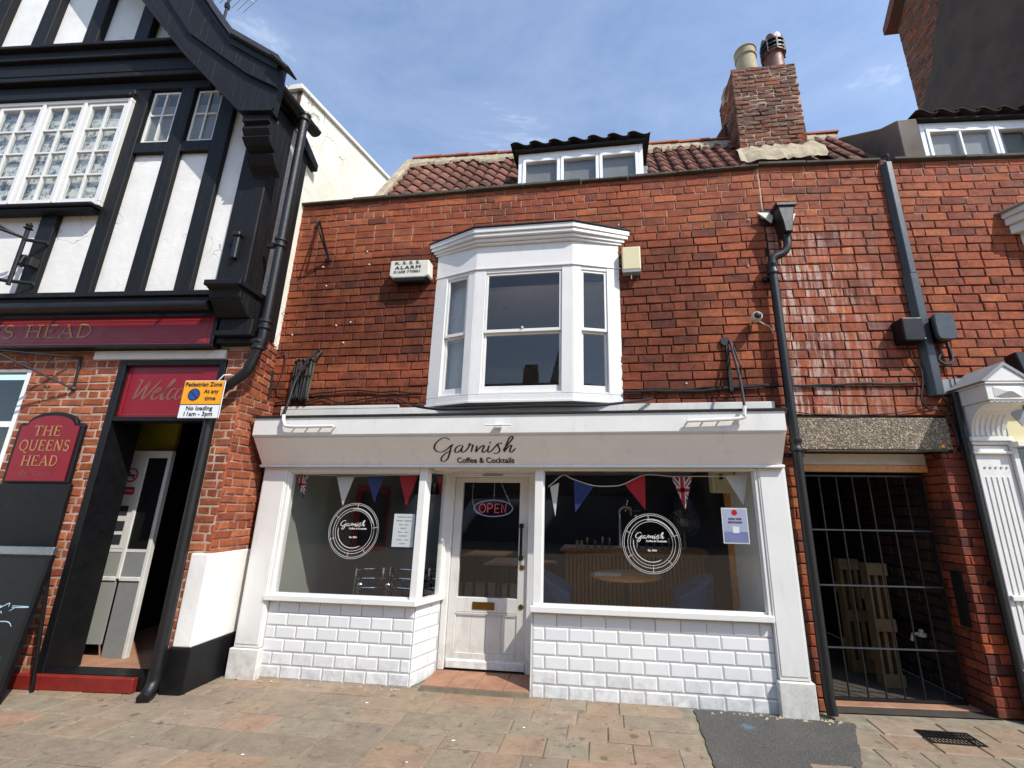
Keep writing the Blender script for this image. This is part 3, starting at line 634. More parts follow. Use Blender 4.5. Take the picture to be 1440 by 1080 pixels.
# stall risers with metro tiles
TW, TH, TG = .2130, .1100, .0037
def tile_mesh(wd, h):
    b = min(.013, wd * .3, h * .3); v = []
    for (i, d) in ((0, .009), (0, .0055), (b, 0.)):
        v += [(-wd / 2 + i, d, -h / 2 + i), (wd / 2 - i, d, -h / 2 + i), (wd / 2 - i, d, h / 2 - i), (-wd / 2 + i, d, h / 2 - i)]
    f = [(8, 9, 10, 11)]
    for k in (0, 4): f += [(k + i, k + (i + 1) % 4, k + 4 + (i + 1) % 4, k + 4 + i) for i in range(4)]
    me = bpy.data.meshes.new('tile'); me.from_pydata(v, [], f); bm = bmesh.new(); bm.from_mesh(me); bmesh.ops.recalc_face_normals(bm, faces=bm.faces)
    if bm.faces[0].normal.y > 0: bmesh.ops.reverse_faces(bm, faces=bm.faces)
    bm.to_mesh(me); bm.free(); me.materials.append(MAT['tile']); return me
TCACHE = {}
def tiles(parent, A, B, z0, z1, rows, shift):
    A, B = Vector((*A, 0)), Vector((*B, 0)); Lg = (B - A).length; d = (B - A) / Lg; rz = math.atan2(d.y, d.x); P = TH + TG
    for r in range(rows + 1):
        za, zb = z0 + r * P, min(z0 + (r + 1) * P, z1)
        if zb - za < .015: break
        u = -(TW + TG) * (.5 if (r + shift) % 2 else 0) - .0
        while u < Lg - .004:
            a, b = max(u, 0), min(u + TW + TG, Lg)
            if b - a > .02:
                key = (round(b - a - TG, 3), round(zb - za - TG, 3))
                if key not in TCACHE: TCACHE[key] = tile_mesh(*key)
                c = A + d * ((a + b) / 2); nrm = Vector((d.y, -d.x, 0)) * (.004 + random.uniform(0, .0012))
                link_copy(TCACHE[key], 'tile', parent, (c.x + nrm.x, c.y + nrm.y, (za + zb) / 2), rot=(random.uniform(-.004, .004), 0, rz + random.uniform(-.003, .003)))
            u += TW + TG
rl = MB(); rl.prism([(-3.305, -.098), (-1.79, -.098), (-1.665, .235), (-1.69, .235), (-1.80, -.03), (-3.305, -.03)], GZ, .575, 'z'); RL = rl.build('stall_riser', 'grout', cafe)
tiles(RL, (-3.30, -.098), (-1.792, -.098), GZ, .575, 6, 0); tiles(RL, (-1.788, -.094), (-1.668, .225), GZ, .575, 6, 1)
RR = MB().box(-.665, 1.395, -.098, .30, GZ, .575).build('stall_riser', 'grout', cafe); tiles(RR, (-.663, -.098), (1.393, -.098), GZ - .012, .575, 6, 1); 
MB().box(-.678, -.666, -.106, .28, GZ, .585).build('corner_trim', 'white', RR)
# window frames, sills, glass
def pane(mb_parent, x0, x1, y, z0, z1, mat='glass'):
    return MB().box(x0, x1, y, y + .004, z0, z1).build('pane', mat, mb_parent)
wf = MB(); wf.box(-3.305, -3.275, -.13, -.03, .64, 1.875).box(-3.275, -1.85, -.13, -.03, 1.825, 1.875).prism([(-1.845, -.13), (-1.775, -.13), (-1.745, -.055), (-1.79, -.03), (-1.845, -.03)], .64, 1.875, 'z')
WL = wf.build('shop_window', 'white', cafe, bevel=.004)
MB().prism([(-3.33, -.165), (-1.76, -.165), (-1.62, .225), (-1.70, .225), (-1.80, -.02), (-3.305, -.02)], .586, .640, 'z').build('sill', 'white', WL, bevel=.006)
pane(WL, -3.275, -1.845, -.085, .64, 1.825)
b = MB(); b.box(-3.275, -3.262, -.105, -.09, .641, 1.824).box(-3.262, -1.848, -.105, -.09, .641, .655).box(-3.262, -1.848, -.105, -.09, 1.81, 1.824); b.build('glazing_bead', 'white', WL)
# splayed return light beside the door
rw = MB(); rw.prism([(-1.715, .17), (-1.665, .17), (-1.65, .24), (-1.715, .24)], .641, 1.875, 'z').prism([(-1.79, -.05), (-1.745, -.055), (-1.665, .17), (-1.70, .17)], 1.83, 1.875, 'z')
RW = rw.build('return_window', 'white', cafe, bevel=.003)
MB().prism([(-1.765, -.03), (-1.761, -.03), (-1.685, .17), (-1.689, .17)], .641, 1.83, 'z').build('pane', 'glass', RW)
wf = MB(); wf.box(-.665, -.585, -.13, -.03, .64, 1.875).box(-.585, 1.365, -.13, -.03, 1.848, 1.875).box(1.365, 1.395, -.13, -.03, .64, 1.875)
WR = wf.build('shop_window', 'white', cafe, bevel=.004)
MB().box(-.685, 1.40, -.165, -.02, .586, .640).build('sill', 'white', WR, bevel=.006)
pane(WR, -.585, 1.365, -.085, .64, 1.848)
b = MB(); b.box(-.585, -.572, -.105, -.09, .641, 1.847).box(1.352, 1.364, -.105, -.09, .641, 1.847).box(-.572, 1.352, -.105, -.09, .641, .655); b.build('glazing_bead', 'white', WR)
MB().box(-1.70, -.66, -.12, .26, 1.85, 1.874).build('porch_ceiling', 'white', cafe)
# door and its frame
df = MB(); df.box(-1.665, -1.602, .24, .34, GZ + .05, 1.85).box(-.788, -.70, .24, .34, GZ + .05, 1.85).box(-1.602, -.788, .24, .34, 1.808, 1.85)
DF = df.build('door_frame', 'white', cafe, bevel=.004)
m = MB(); put_text(m, 'MIND THE STEP', .18, .012, -1.18, .262, 1.838, 'CENTER'); m.box(-1.30, -1.06, .236, .24, 1.828, 1.848); 
MB().box(-1.29, -1.07, .234, .24, 1.822, 1.842).build('plate', 'lead', DF)
dm = MB(); X0, X1, YA, YB = -1.598, -.792, .27, .315
dm.box(X0, X0 + .085, YA, YB, -.04, 1.805).box(X1 - .095, X1, YA, YB, -.04, 1.805).box(X0 + .085, X1 - .095, YA, YB, 1.755, 1.805).box(X0 + .085, X1 - .095, YA, YB, .47, .605).box(X0 + .085, X1 - .095, YA, YB, -.04, .10)
D = dm.build('door', 'white_worn', cafe, bevel=.003)
for k in range(4):
    a = X0 + .085 + k * .1565; MB().box(a + .001, a + .1555, YA + .014, YB - .006, .10, .47).build('board', 'white_worn', D, bevel=.003)
m = MB(); m.prism([(YA - .018, .03), (YA - .001, .045), (YA - .001, -.035), (YA - .02, -.03)], X0 + .02, X1 - .005, 'x').build('weather_bar', 'white', D)
m = MB(); m.box(X0 + .082, X1 - .092, YA - .006, YA - .001, .455, .468).build('panel_bead', 'white_worn', D)
MB().box(X0 + .085, X1 - .095, .29, .294, .605, 1.755).build('pane', 'glass', D)
lb = MB().box(-1.345, -1.115, YA - .008, YA, .497, .567).build('letterbox', 'brass', D, bevel=.003)
MB().box(-1.32, -1.14, YA - .012, YA - .008, .512, .552).build('flap', 'brass', lb, bevel=.002)
h = MB(); h.box(-.868, -.842, YA - .045, YA - .022, .985, 1.325).box(-.875, -.836, YA - .05, YA, 1.29, 1.335).box(-.875, -.836, YA - .05, YA, .975, 1.02); h.build('handle', 'black', D, bevel=.004)
for z in (.905, .535): MB().lathe([(.026, 0), (.026, -.006), (.012, -.012)], (-.845, YA, z), 14, 'y').build('lock', 'brass', D, smooth=True)
st = MB().box(-1.67, -.68, -.14, .34, GZ - .03, -.062).build('doorstep', 'joint', cafe)
for i, (a, b_) in enumerate(((-1.66, -1.43), (-1.425, -1.17), (-1.165, -.92), (-.915, -.69))):
    for y0, y1 in ((-.135, .05), (.055, .25)): MB().box(a, b_, y0, y1, -.08, -.052).build('tile', 'terracotta', st, bevel=.003)

# ------------------------------------------------------------------ bay window
bay = None
XL, XR, XA, XB, YF = -1.905, .215, -1.38, -.292, -.15
plan = [(XL, .0), (XA, YF), (XB, YF), (XR, .0)]
def offplan(d, yb=0.0):
    # plan polyline pushed outward by d
    P = [Vector(p) for p in plan]; out = []
    e = [(P[i + 1] - P[i]).normalized() for i in range(3)]; n = [Vector((q.y, -q.x)) for q in e]
    for i in range(4):
        if i == 0: out.append(Vector((P[0].x - d * 1.15, yb)))
        elif i == 3: out.append(Vector((P[3].x + d * 1.3, yb)))
        else: b = (n[i - 1] + n[i]).normalized(); out.append(P[i] + b * (d / b.dot(n[i])))
    return [(p.x, p.y) for p in out]
def bay_slab(mb, d, z0, z1, inner=None):
    o = offplan(d); mb.prism(o, z0, z1, 'z') if inner is None else None
    if inner is not None:
        i_ = offplan(inner); 
        for k in range(3): mb.prism([o[k], o[k + 1], i_[k + 1], i_[k]], z0, z1, 'z')
    return mb
bf = MB()
bay_slab(bf, .012, 2.535, 2.565); bay_slab(bf, .0, 2.565, 2.625)
BAY = bf.build('bay_window', 'white', cafe, bevel=.004)
bay_slab(MB(), .0, 4.095, 4.37).build('frieze', 'white', BAY, bevel=.003); bay_slab(MB(), .014, 4.075, 4.094).build('architrave', 'white', BAY, bevel=.003)
for d, a, b_ in ((.03, 4.371, 4.40), (.055, 4.401, 4.44), (.085, 4.441, 4.485), (.10, 4.486, 4.55)): bay_slab(MB(), d, a, b_).build('cornice', 'white', BAY, bevel=.006)
m = MB(); o = offplan(.115); m.prism(o, 4.551, 4.562, 'z'); oi = [(o[0][0] + .1, -.002), (XA + .05, -.06), (XB - .05, -.06), (o[3][0] - .1, -.002)]
m.add([(*p, 4.562) for p in o] + [(*p, 4.60) for p in oi], [(i, i + 1, 5 + i, 4 + i) for i in range(3)] + [(4, 5, 6, 7)])
m.build('bay_roof', 'felt', BAY)
# corner posts and sashes
def facet(i, t0, t1, depth_out=0., depth_in=.05):
    P = [Vector(p) for p in plan]; a, b_ = P[i], P[i + 1]; e = (b_ - a); n = Vector((e.normalized().y, -e.normalized().x))
    p, q = a + e * t0, a + e * t1
    return [tuple(p + n * depth_out), tuple(q + n * depth_out), tuple(q - n * depth_in), tuple(p - n * depth_in)]
m = MB()
for i, t0, t1 in ((0, .0, .30), (0, .82, 1.0), (1, 0., .11), (1, .89, 1.), (2, 0., .18), (2, .72, 1.)): m.prism(facet(i, t0, t1, .0, .07), 2.626, 4.074, 'z')
for i, a, b_ in ((0, .30, .82), (1, .11, .89), (2, .18, .72)): m.prism(facet(i, a, b_, -.004, .08), 4.03, 4.074, 'z').prism(facet(i, a, b_, -.002, .08), 2.626, 2.65, 'z')
m.build('frame', 'white', BAY, bevel=.004)
for i, a, b_ in ((0, .30, .82), (1, .11, .89), (2, .18, .72)):
    P = [Vector(p) for p in plan]; e = P[i + 1] - P[i]; lt = e.length; tt = .035 / lt
    for nm, z0, z1, o_, top, bot in (('upper_sash', 3.355, 4.03, -.014, .028, .035), ('lower_sash', 2.65, 3.335, -.042, .04, .075)):
        s = MB()
        if nm == 'upper_sash': z0 = 3.318
        s.prism(facet(i, a + .002, a + tt * .8, o_, -o_ + .028), z0, z1, 'z').prism(facet(i, b_ - tt * .8, b_ - .002, o_, -o_ + .028), z0, z1, 'z')
        s.prism(facet(i, a + tt * .8, b_ - tt * .8, o_, -o_ + .028), z1 - top, z1, 'z').prism(facet(i, a + tt * .8, b_ - tt * .8, o_, -o_ + .028), z0, z0 + bot, 'z')
        sa = s.build(nm, 'white', BAY, bevel=.003)
        MB().prism(facet(i, a + tt * .7, b_ - tt * .7, o_ - .012, -o_ + .016), z0 + bot - .004, z1 - top + .004, 'z').build('pane', 'glass', sa)
    if i == 1: MB().lathe([(.012, 0), (.016, .012), (.006, .022)], ((XA + XB) / 2, YF + .012, 3.356), 10).build('sash_catch', 'white', BAY, smooth=True)

# ------------------------------------------------------------------ roof, dormer
FRF = Frame((0, 0, 0), R(2.3))
roof = None
EY, EZ, RY, RZ = .24, 5.18, 1.40, 7.0
sl = (RZ - EZ) / (RY - EY); nrm = Vector((0, -(RZ - EZ), (RY - EY))).normalized(); along = Vector((0, RY - EY, RZ - EZ)).normalized(); RLn = math.hypot(RY - EY, RZ - EZ)
rm = MB(); rm.prism([(EY, EZ), (RY, RZ), (RY + 1.6, RZ - 2.2), (RY + 1.6, EZ - .4), (EY, EZ - .4)], -3.05, 3.62, 'x')
for q, p in enumerate(rm.v):   # the ridge runs slightly skew to the parapet
    rm.v[q] = (p[0], p[1] + (p[0] * .040 if p[1] > .5 else p[0] * .0), p[2])
roof = rm.build('roof', 'mortar', cafe)
def pantile_mesh(mat, wd=.19, Lg=.32, t=.012, n=9):
    v = []
    for s_ in (0, 1):
        for k in range(n):
            u = k / (n - 1); x = (u - .5) * wd * 1.12; h = .030 * math.sin(u * 2 * math.pi * .92 + .25) + .030
            for y, lift in ((0, .022), (Lg, 0.)): v.append((x, y, h + lift - s_ * t))
    f = []
    for k in range(n - 1): a = 2 * k; f += [(a, a + 2, a + 3, a + 1), (2 * n + a, 2 * n + a + 1, 2 * n + a + 3, 2 * n + a + 2), (a, 2 * n + a, 2 * n + a + 2, a + 2)]
    me = bpy.data.meshes.new('pantile'); me.from_pydata(v, [], f); bm = bmesh.new(); bm.from_mesh(me); bmesh.ops.recalc_face_normals(bm, faces=bm.faces); bm.to_mesh(me); bm.free()
    me.materials.append(MAT[mat])
    for p in me.polygons: p.use_smooth = True
    return me
PT = [pantile_mesh('pantile') for _ in range(2)]; ang = math.atan2(RZ - EZ, RY - EY)
gauge = .24; rowsN = int(RLn / gauge) + 1; PW = .18
for r in range(rowsN):
    x = -3.0 + (r % 2) * 0.0
    while x < 3.5:
        inside_dormer = -1.08 < x < .62 and r < 6
        in_chim = 1.95 < x < 2.98 and r < 7
        skew = lambda s_: x * .040 * (s_ / RLn)
        s_ = r * gauge + .02
        if not inside_dormer and not in_chim:
            yy = EY + along.y * s_ + skew(s_); zz = EZ + along.z * s_
            link_copy(random.choice(PT), 'pantile', roof, (x, yy + nrm.y * .0, zz + .012), rot=(ang + random.uniform(-.012, .012), random.uniform(-.02, .02), random.uniform(-.015, .015) + .03))
        x += PW
for k in range(14):
    x = -3.02 + k * .475; s_ = RLn
    if 1.9 < x < 2.7: continue
    m = MB(); n = 7
    prof = [(.115 * math.cos(math.pi * q / n), .09 * math.sin(math.pi * q / n)) for q in range(n + 1)]
    xe = min(x + .468, 3.6); yk = x * .040
    m.prism([(RY + yk + a, RZ + .03 + b_) for a, b_ in prof], x, xe, 'x'); m.build('ridge_tile', 'ridge', roof, smooth=True)
m = MB()
for k in range(46):   # lumpy mortar bedding under the ridge
    x = -3.02 + k * .143
    if x > 3.5: break
    hgt = random.choice((.02, .05, .08, .13, .17)); yk = x * .040
    m.prism([(RY + yk - .13 - hgt * .42, RZ - .10 - hgt * .8), (RY + yk - .13 - hgt * .42, RZ - .06 - hgt * .62), (RY + yk - .085, RZ + .045), (RY + yk, RZ + .03), (RY + yk, RZ - .1)], x, x + .143, 'x')
m.build('mortar_bedding', 'mortar_cream', roof)
m = MB(); m.prism([(EY - .12, EZ), (EY - .10, EZ + .03), (RY - .22, RZ + .03), (RY + .1, RZ + .03), (RY + .1, EZ)], -3.13, -3.0, 'x'); m.build('verge', 'mortar_cream', roof, bevel=.02)

def dormer(F, parent, x0, x1, y, z0, z1, nlights, roofmat, tiles_n, back, pitch, fine=False):
    d = MB(); t = .055
    d.box(x0, x0 + t, y, y + .08, z0, z1).box(x1 - t, x1, y, y + .08, z0, z1).box(x0 + t, x1 - t, y, y + .08, z1 - .085, z1).box(x0 + t, x1 - t, y, y + .08, z0, z0 + .05)
    DM = d.build('dormer', 'upvc', parent, bevel=.003)
    m = MB(); m.prism([(y + .08, z0 - .1), (y + .08, z1), (y + back, z1 + back * pitch), (y + back, z0 - .1)], x0 + .02, x1 - .02, 'x').build('cheeks', 'lead', DM)
    wl = (x1 - x0 - 2 * t) / nlights
    for k in range(nlights):
        a = x0 + t + k * wl; s = MB(); q = .045
        s.box(a + .004, a + q, y - .012, y + .05, z0 + .05, z1 - .095).box(a + wl - q, a + wl - .004, y - .012, y + .05, z0 + .05, z1 - .095).box(a + q, a + wl - q, y - .012, y + .05, z1 - .095 - q, z1 - .095).box(a + q, a + wl - q, y - .012, y + .05, z0 + .05, z0 + .09)
        if fine: s.box(a + wl / 2 - .014, a + wl / 2 + .014, y - .008, y + .05, z0 + .09, z1 - .095 - q)
        sa = s.build('casement', 'upvc', DM, bevel=.004)
        MB().box(a + q, a + wl - q, y + .02, y + .024, z0 + .09, z1 - .095 - q).build('pane', 'glass', sa)
        MB().box(a + q, a + wl - q, y + .06, y + .07, z0 + .08, z1 - .095 - q).build('blind', 'dark_room', sa)
    rfm = MB(); rfm.prism([(y - .06, z1 + .004), (y - .06, z1 + .028), (y + back, z1 + .03 + back * pitch), (y + back, z1 + .005 + back * pitch)], x0 - .05, x1 + .05, 'x')
    RM = rfm.build('dormer_roof', 'felt', DM)
    me = pantile_mesh(roofmat, (x1 - x0 + .16) / tiles_n, .38)
    for r in range(3):
        for k in range(tiles_n):
            s_ = r * .3 - .1
            link_copy(me, 'pantile', DM, (x0 - .08 + (k + .5) * (x1 - x0 + .16) / tiles_n, y + s_, z1 + .034 + s_ * pitch), rot=(math.atan(pitch), 0, random.uniform(-.01, .01)))
    return DM
DM = dormer(FS, cafe, -1.045, .575, .33, 5.24, 6.07, 3, 'pantile_dark', 7, 1.0, .10)
m = MB(); 
for k in range(5): m.prism([(.40 + .1 * k, 5.2), (.40 + .1 * k, 5.55 + .17 * k), (.52 + .1 * k, 5.55 + .17 * k), (.52 + .1 * k, 5.2)], .575, .66 + .02 * (k % 2), 'x')
m.build('lead_soaker', 'lead', DM, bevel=.006)

# ------------------------------------------------------------------ rooms behind the glass
rm = MB()
rm.box(-3.55, 1.55, .34, .40, 2.06, 2.3)                                              # downstand above ceiling edge
ROOM = MB().add([(-3.5, .32, -.02), (1.5, .32, -.02), (1.5, 6, -.02), (-3.5, 6, -.02)], [(0, 1, 2, 3)]).build('cafe_floor', 'floor', cafe)
MB().box(-3.5, 1.5, -.03, 3.3, 2.05, 2.12).box(-3.5, -2.6, 3.3, 5.06, 2.05, 2.12).box(1.0, 1.5, 3.3, 5.06, 2.05, 2.12).box(-2.6, 1.0, 4.8, 5.06, 2.05, 2.12).build('cafe_ceiling', 'room_white', cafe)  # unseen rear opening added as a skylight to brighten the bar
MB().box(-3.5, 1.5, 5.0, 5.06, -.02, 2.05).build('cafe_back_wall', 'navy', cafe)
MB().box(-3.5, -3.40, .285, 5.0, -.02, 2.05).box(-3.40, -3.31, -.03, .62, -.02, 2.05).build('cafe_side_wall', 'room_wall', cafe)
MB().box(1.42, 1.5, -.02, .95, -.02, 2.05).build('cafe_side_wall', 'room_white', cafe); MB().box(1.40, 1.5, .955, 5.0, -.02, 2.05).build('cafe_side_wall', 'navy', cafe)
MB().box(1.36, 1.42, .90, .95, -.02, 2.05).build('timber_post', 'wood', cafe)
MB().box(-3.4, 1.40, 3.20, 3.29, 1.70, 2.05).build('skylight_screen', 'navy', cafe)  # downstand added to hide the bright rear ceiling opening from the street
# upstairs room seen through the bay
MB().box(-2.4, .6, .285, 3.3, 4.05, 4.1).build('upper_ceiling', 'room_white', cafe)
MB().box(-2.4, .6, 3.2, 3.3, 2.5, 4.05).box(-2.4, -2.3, .285, 3.2, 2.5, 4.05).box(.5, .6, .285, 3.2, 2.5, 4.05).build('upper_walls', 'room_white', cafe)
MB().add([(-2.4, .285, 2.55), (.6, .285, 2.55), (.6, 3.3, 2.55), (-2.4, 3.3, 2.55)], [(0, 1, 2, 3)]).build('upper_floor', 'floor', cafe)
for x, y in ((-1.25, .75), (-.35, .75), (-1.3, 1.7), (-.3, 1.7)): MB().lathe([(.045, 0), (.045, -.012), (.03, -.014)], (x, y, 4.048), 14).build('downlight', 'alarm_white', cafe, smooth=True)
m = MB(); n = 26
P0, P1 = Vector((-1.78, .10)), Vector((-1.46, .0)); v = []
for k in range(n):
    t = k / (n - 1); p = P0.lerp(P1, t); off = .012 * math.sin(k * 2.1); nn = Vector((.58, .81))
    q = p + nn * off; v += [(q.x, q.y, 2.64), (q.x, q.y, 4.05)]
m.add(v, [(2 * k, 2 * k + 2, 2 * k + 3, 2 * k + 1) for k in range(n - 1)]); m.build('curtain', 'curtain', cafe, smooth=True)
# ------------------------------------------------------------------ chimney stack on the ridge
ch = thing('chimney_stack', 'weathered brown brick chimney stack rising from the tiled roof', 'chimney', FS, (2.5, 1.25, 6.2))
CX0, CX1, CY0, CY1, CZ0, CZ1 = 2.02, 2.93, 1.0, 1.68, 6.1, 7.93
core = MB().box(CX0 + .008, CX1 - .008, CY0 + .008, CY1, CZ0, CZ1 - .006).build('core', 'mortar', ch)
MAT['core_dark'] = MAT['mortar']
cb = Bond('chimney_brick', .215, .064, .011, bev=.010, jit=.010)
cb.place(cb.lay(CX0, CX1, 6.5, CZ1, (), 4), ch, FS.w, CY0, 200)
cb.place(cb.lay(CY0 + .02, CY1, 6.5, CZ1, (), 4, 1), ch, FS.w, 0., 100, mapper=lambda u, y, z: (CX0 + y, u, z), rotz=-math.pi / 2)
m = MB(); m.prism([(CX0 - .32, 6.9), (CX0, 7.45), (CX0, 6.3), (CX0 - .34, 6.3)], 1.45, CY1 + .05, 'y'); m.build('shoulder', 'chimney_brick', ch, bevel=.02)
m = MB(); m.prism([(CY0 - .10, 6.36), (CY0 - .015, 6.50), (CY0 + .05, 6.50), (CY0 + .05, 6.3)], CX0 - .05, CX1 + .06, 'x').prism([(CY0 - .2, 6.2), (CY0 - .10, 6.37), (CY0 + .05, 6.4), (CY0 + .05, 6.1)], CX0 - .12, CX1 + .12, 'x')
rk = random.Random(17); m = MB(); nk = 22; v = []
for k in range(nk + 1):
    x = CX0 - .11 + k * (CX1 - CX0 + .22) / nk; h1, h2, d1 = 6.46 + rk.uniform(-.03, .05), 6.34 + rk.uniform(-.02, .04), .09 + rk.uniform(-.025, .025)
    v += [(x, CY0 + .05, h1), (x, CY0 - .012, h1), (x, CY0 - d1, h2), (x, CY0 - d1 - .07, h2 - .09), (x, CY0 - d1 - .14, 6.05)]
m.add(v, [(5 * k + q, 5 * k + q + 1, 5 * k + q + 6, 5 * k + q + 5) for k in range(nk) for q in range(4)])
m.build('mortar_skirt', 'mortar_cream', ch, smooth=True)
pot = MB().lathe([(.17, 0), (.165, .02), (.155, .05), (.172, .06), (.172, .085), (.15, .095), (.14, .4), (.158, .41), (.158, .44), (.145, .45), (.15, .53), (.165, .545), (.16, .56), (.12, .56), (.11, .4)], (2.33, 1.2, CZ1 - .02), 22).build('pot', 'clay_pot', ch, smooth=True)
MB().lathe([(.17, -.12), (.165, .02), (.172, .06), (.172, .085), (.15, .095), (.145, .18), (.12, .18)], (2.17, 1.45, CZ1 - .06), 20).build('pot', 'clay_pot', ch, smooth=True)
MB().lathe([(.14, 0), (.125, .12), (.13, .2), (.10, .2)], (2.60, 1.42, CZ1), 18).build('pot', 'terra_pot', ch, smooth=True)
cp = MB().lathe([(.15, -.02), (.138, .03), (.13, .32), (.135, .36), (.165, .37), (.165, .40), (.12, .41)], (2.74, 1.2, CZ1), 20).build('pot', 'terra_pot', ch, smooth=True)
m = MB()
for h in (.40, .48, .56): m.lathe([(.155, h), (.178, h + .008), (.178, h + .03), (.155, h + .036)], (2.74, 1.2, CZ1), 20)
for k in range(8):
    a = k * math.pi / 4; m.box(2.74 + .165 * math.cos(a) - .012, 2.74 + .165 * math.cos(a) + .012, 1.2 + .165 * math.sin(a) - .012, 1.2 + .165 * math.sin(a) + .012, CZ1 + .36, CZ1 + .6)
m.build('cage', 'iron', cp)
m = MB()
for k in range(8):
    a = k * math.pi / 4 + .2; c_, s_ = math.cos(a), math.sin(a); r0 = .155
    pts = [(-.05, 0), (.05, 0), (.055, .05), (.03, .10), (0, .115), (-.03, .10), (-.055, .05)]
    v = [(2.74 + c_ * rr - s_ * p[0], 1.2 + s_ * rr + c_ * p[0], CZ1 + .59 + p[1]) for rr in (r0, r0 - .025) for p in pts]; n = 7
    m.add(v, [tuple(range(n)), tuple(range(2 * n - 1, n - 1, -1))] + [(i, (i + 1) % n, n + (i + 1) % n, n + i) for i in range(n)])
m.build('crown', 'terra_pot', cp)

# ------------------------------------------------------------------ right-hand building with the gated passage
pb = thing('passage_building', 'red brick building with gated passage under a concrete lintel', 'building', FR, (1.5, 0, GZ))
m = MB(); win_hole(m, .0, 6.5, GZ, 5.27, .035, 1.333, GZ - .1, 2.30, .009, .30)
PW_ = m.build('front_wall', 'mortar', pb)
rects = bond.lay(.012, 3.6, GZ, 5.27, [(.0, 1.425, 2.045, 2.372), (.03, 1.32, -1, 2.2), (1.62, 3.7, -1, 2.75)], 5, 1)
up_ = [r for r in rects if r[2] > 2.0 or r[0] < 1.1]; lo_ = [r for r in rects if not (r[2] > 2.0 or r[0] < 1.1)]
pbond = Bond('passage_brick', .232, .068, .0095, jit=.003)
bond.place(up_, PW_, FR.w, 0., 200)
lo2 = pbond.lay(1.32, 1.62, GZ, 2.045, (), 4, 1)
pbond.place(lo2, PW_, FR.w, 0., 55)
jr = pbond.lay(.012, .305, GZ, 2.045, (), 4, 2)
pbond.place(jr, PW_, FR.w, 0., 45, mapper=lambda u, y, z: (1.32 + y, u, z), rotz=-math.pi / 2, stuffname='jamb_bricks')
m = MB(); 
for a, b_ in ((.0, .52), (.525, 1.32), (1.46, 2.2), (2.205, 3.1), (3.105, 4.2)): m.box(a, b_, -.04 + random.uniform(-.008, .008), .25, 5.272, 5.305 + random.uniform(-.004, .006))
m.build('parapet_coping', 'coping', pb, bevel=.006)
MB().box(.018, 1.425, -.012, .25, 2.065, 2.368).build('concrete_lintel', 'concrete', pb, bevel=.006)
MB().box(.12, 1.38, -.006, .0, 2.05, 2.064).build('lintel_drip', 'coping', pb); MB().box(1.318, 1.345, -.020, -.013, 2.085, 2.112).build('yellow_tag', 'amber', pb)
MB().box(.10, 1.318, .20, .26, 1.945, 2.05).build('head_board', 'white_worn', pb)
MB().box(.10, 1.318, .19, .26, 1.875, 1.942).build('head_rail', 'wood', pb, bevel=.003)
# passage walls, floor and ceiling
pv = MB(); pv.box(-.05, .03, .31, 7.5, GZ, 2.1).build('passage_left_wall', 'dark_room', pb)
stn = MB()
MB().box(1.375, 1.42, .301, 7.5, GZ, 2.1).build('passage_right_wall', 'mortar', pb)
sb = Bond('passage_stone', .24, .09, .014, name='stone', bev=.012, jit=.008)
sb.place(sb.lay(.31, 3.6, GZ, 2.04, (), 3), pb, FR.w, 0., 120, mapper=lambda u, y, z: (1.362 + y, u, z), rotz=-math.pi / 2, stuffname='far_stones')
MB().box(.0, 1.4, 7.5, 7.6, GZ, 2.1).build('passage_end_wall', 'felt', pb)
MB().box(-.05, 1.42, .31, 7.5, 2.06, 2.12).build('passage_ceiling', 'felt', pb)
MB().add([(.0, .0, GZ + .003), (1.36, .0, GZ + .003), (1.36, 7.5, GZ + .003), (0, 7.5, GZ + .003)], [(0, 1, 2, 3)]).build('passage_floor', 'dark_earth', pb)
MB().box(.10, 1.31, .12, .26, GZ, GZ + .012).build('threshold', 'terracotta', pb, bevel=.004)
MB().tube([(1.335, .55, .42), (1.335, 5, .42)], .025).build('wall_pipe', 'iron', pb)
MB().lathe([(.04, 0), (.04, .03), (.02, .035), (.02, .06)], (1.28, .62, .34), 10).tube([(1.28, .62, .36), (1.2, .62, .36), (1.18, .62, .30)], .014).build('tap', 'alarm_white', pb, smooth=True)
MB().box(1.30, 1.318, .06, .16, .55, 1.0).build('slam_plate', 'iron', pb)
# gate
gt = thing('passage_gate', 'black iron bar gate closing the dark passage', 'gate', FR, (.7, .22, GZ))
MB().box(.145, .160, .21, .235, GZ + .01, 1.845).box(1.255, 1.270, .21, .235, GZ + .01, 1.845).box(.160, 1.255, .212, .232, 1.828, 1.845).box(.160, 1.255, .212, .232, GZ + .02, GZ + .04).build('frame', 'iron', gt)
for u in (.308, .468, .619, .771, .936, 1.099): MB().tube([(u, .222, GZ + .041), (u, .222, 1.827)], .0075, 8).build('bar', 'iron', gt, smooth=True)
for z in (.33, .845, 1.332): MB().box(.1605, 1.2545, .205, .2135, z - .006, z + .006).build('cross_rail', 'pipe_grey', gt)
MB().box(.13, .144, .20, .24, 1.33, 1.40).build('hinge', 'iron', gt); MB().box(.13, .144, .20, .24, .3, .37).build('hinge', 'iron', gt)
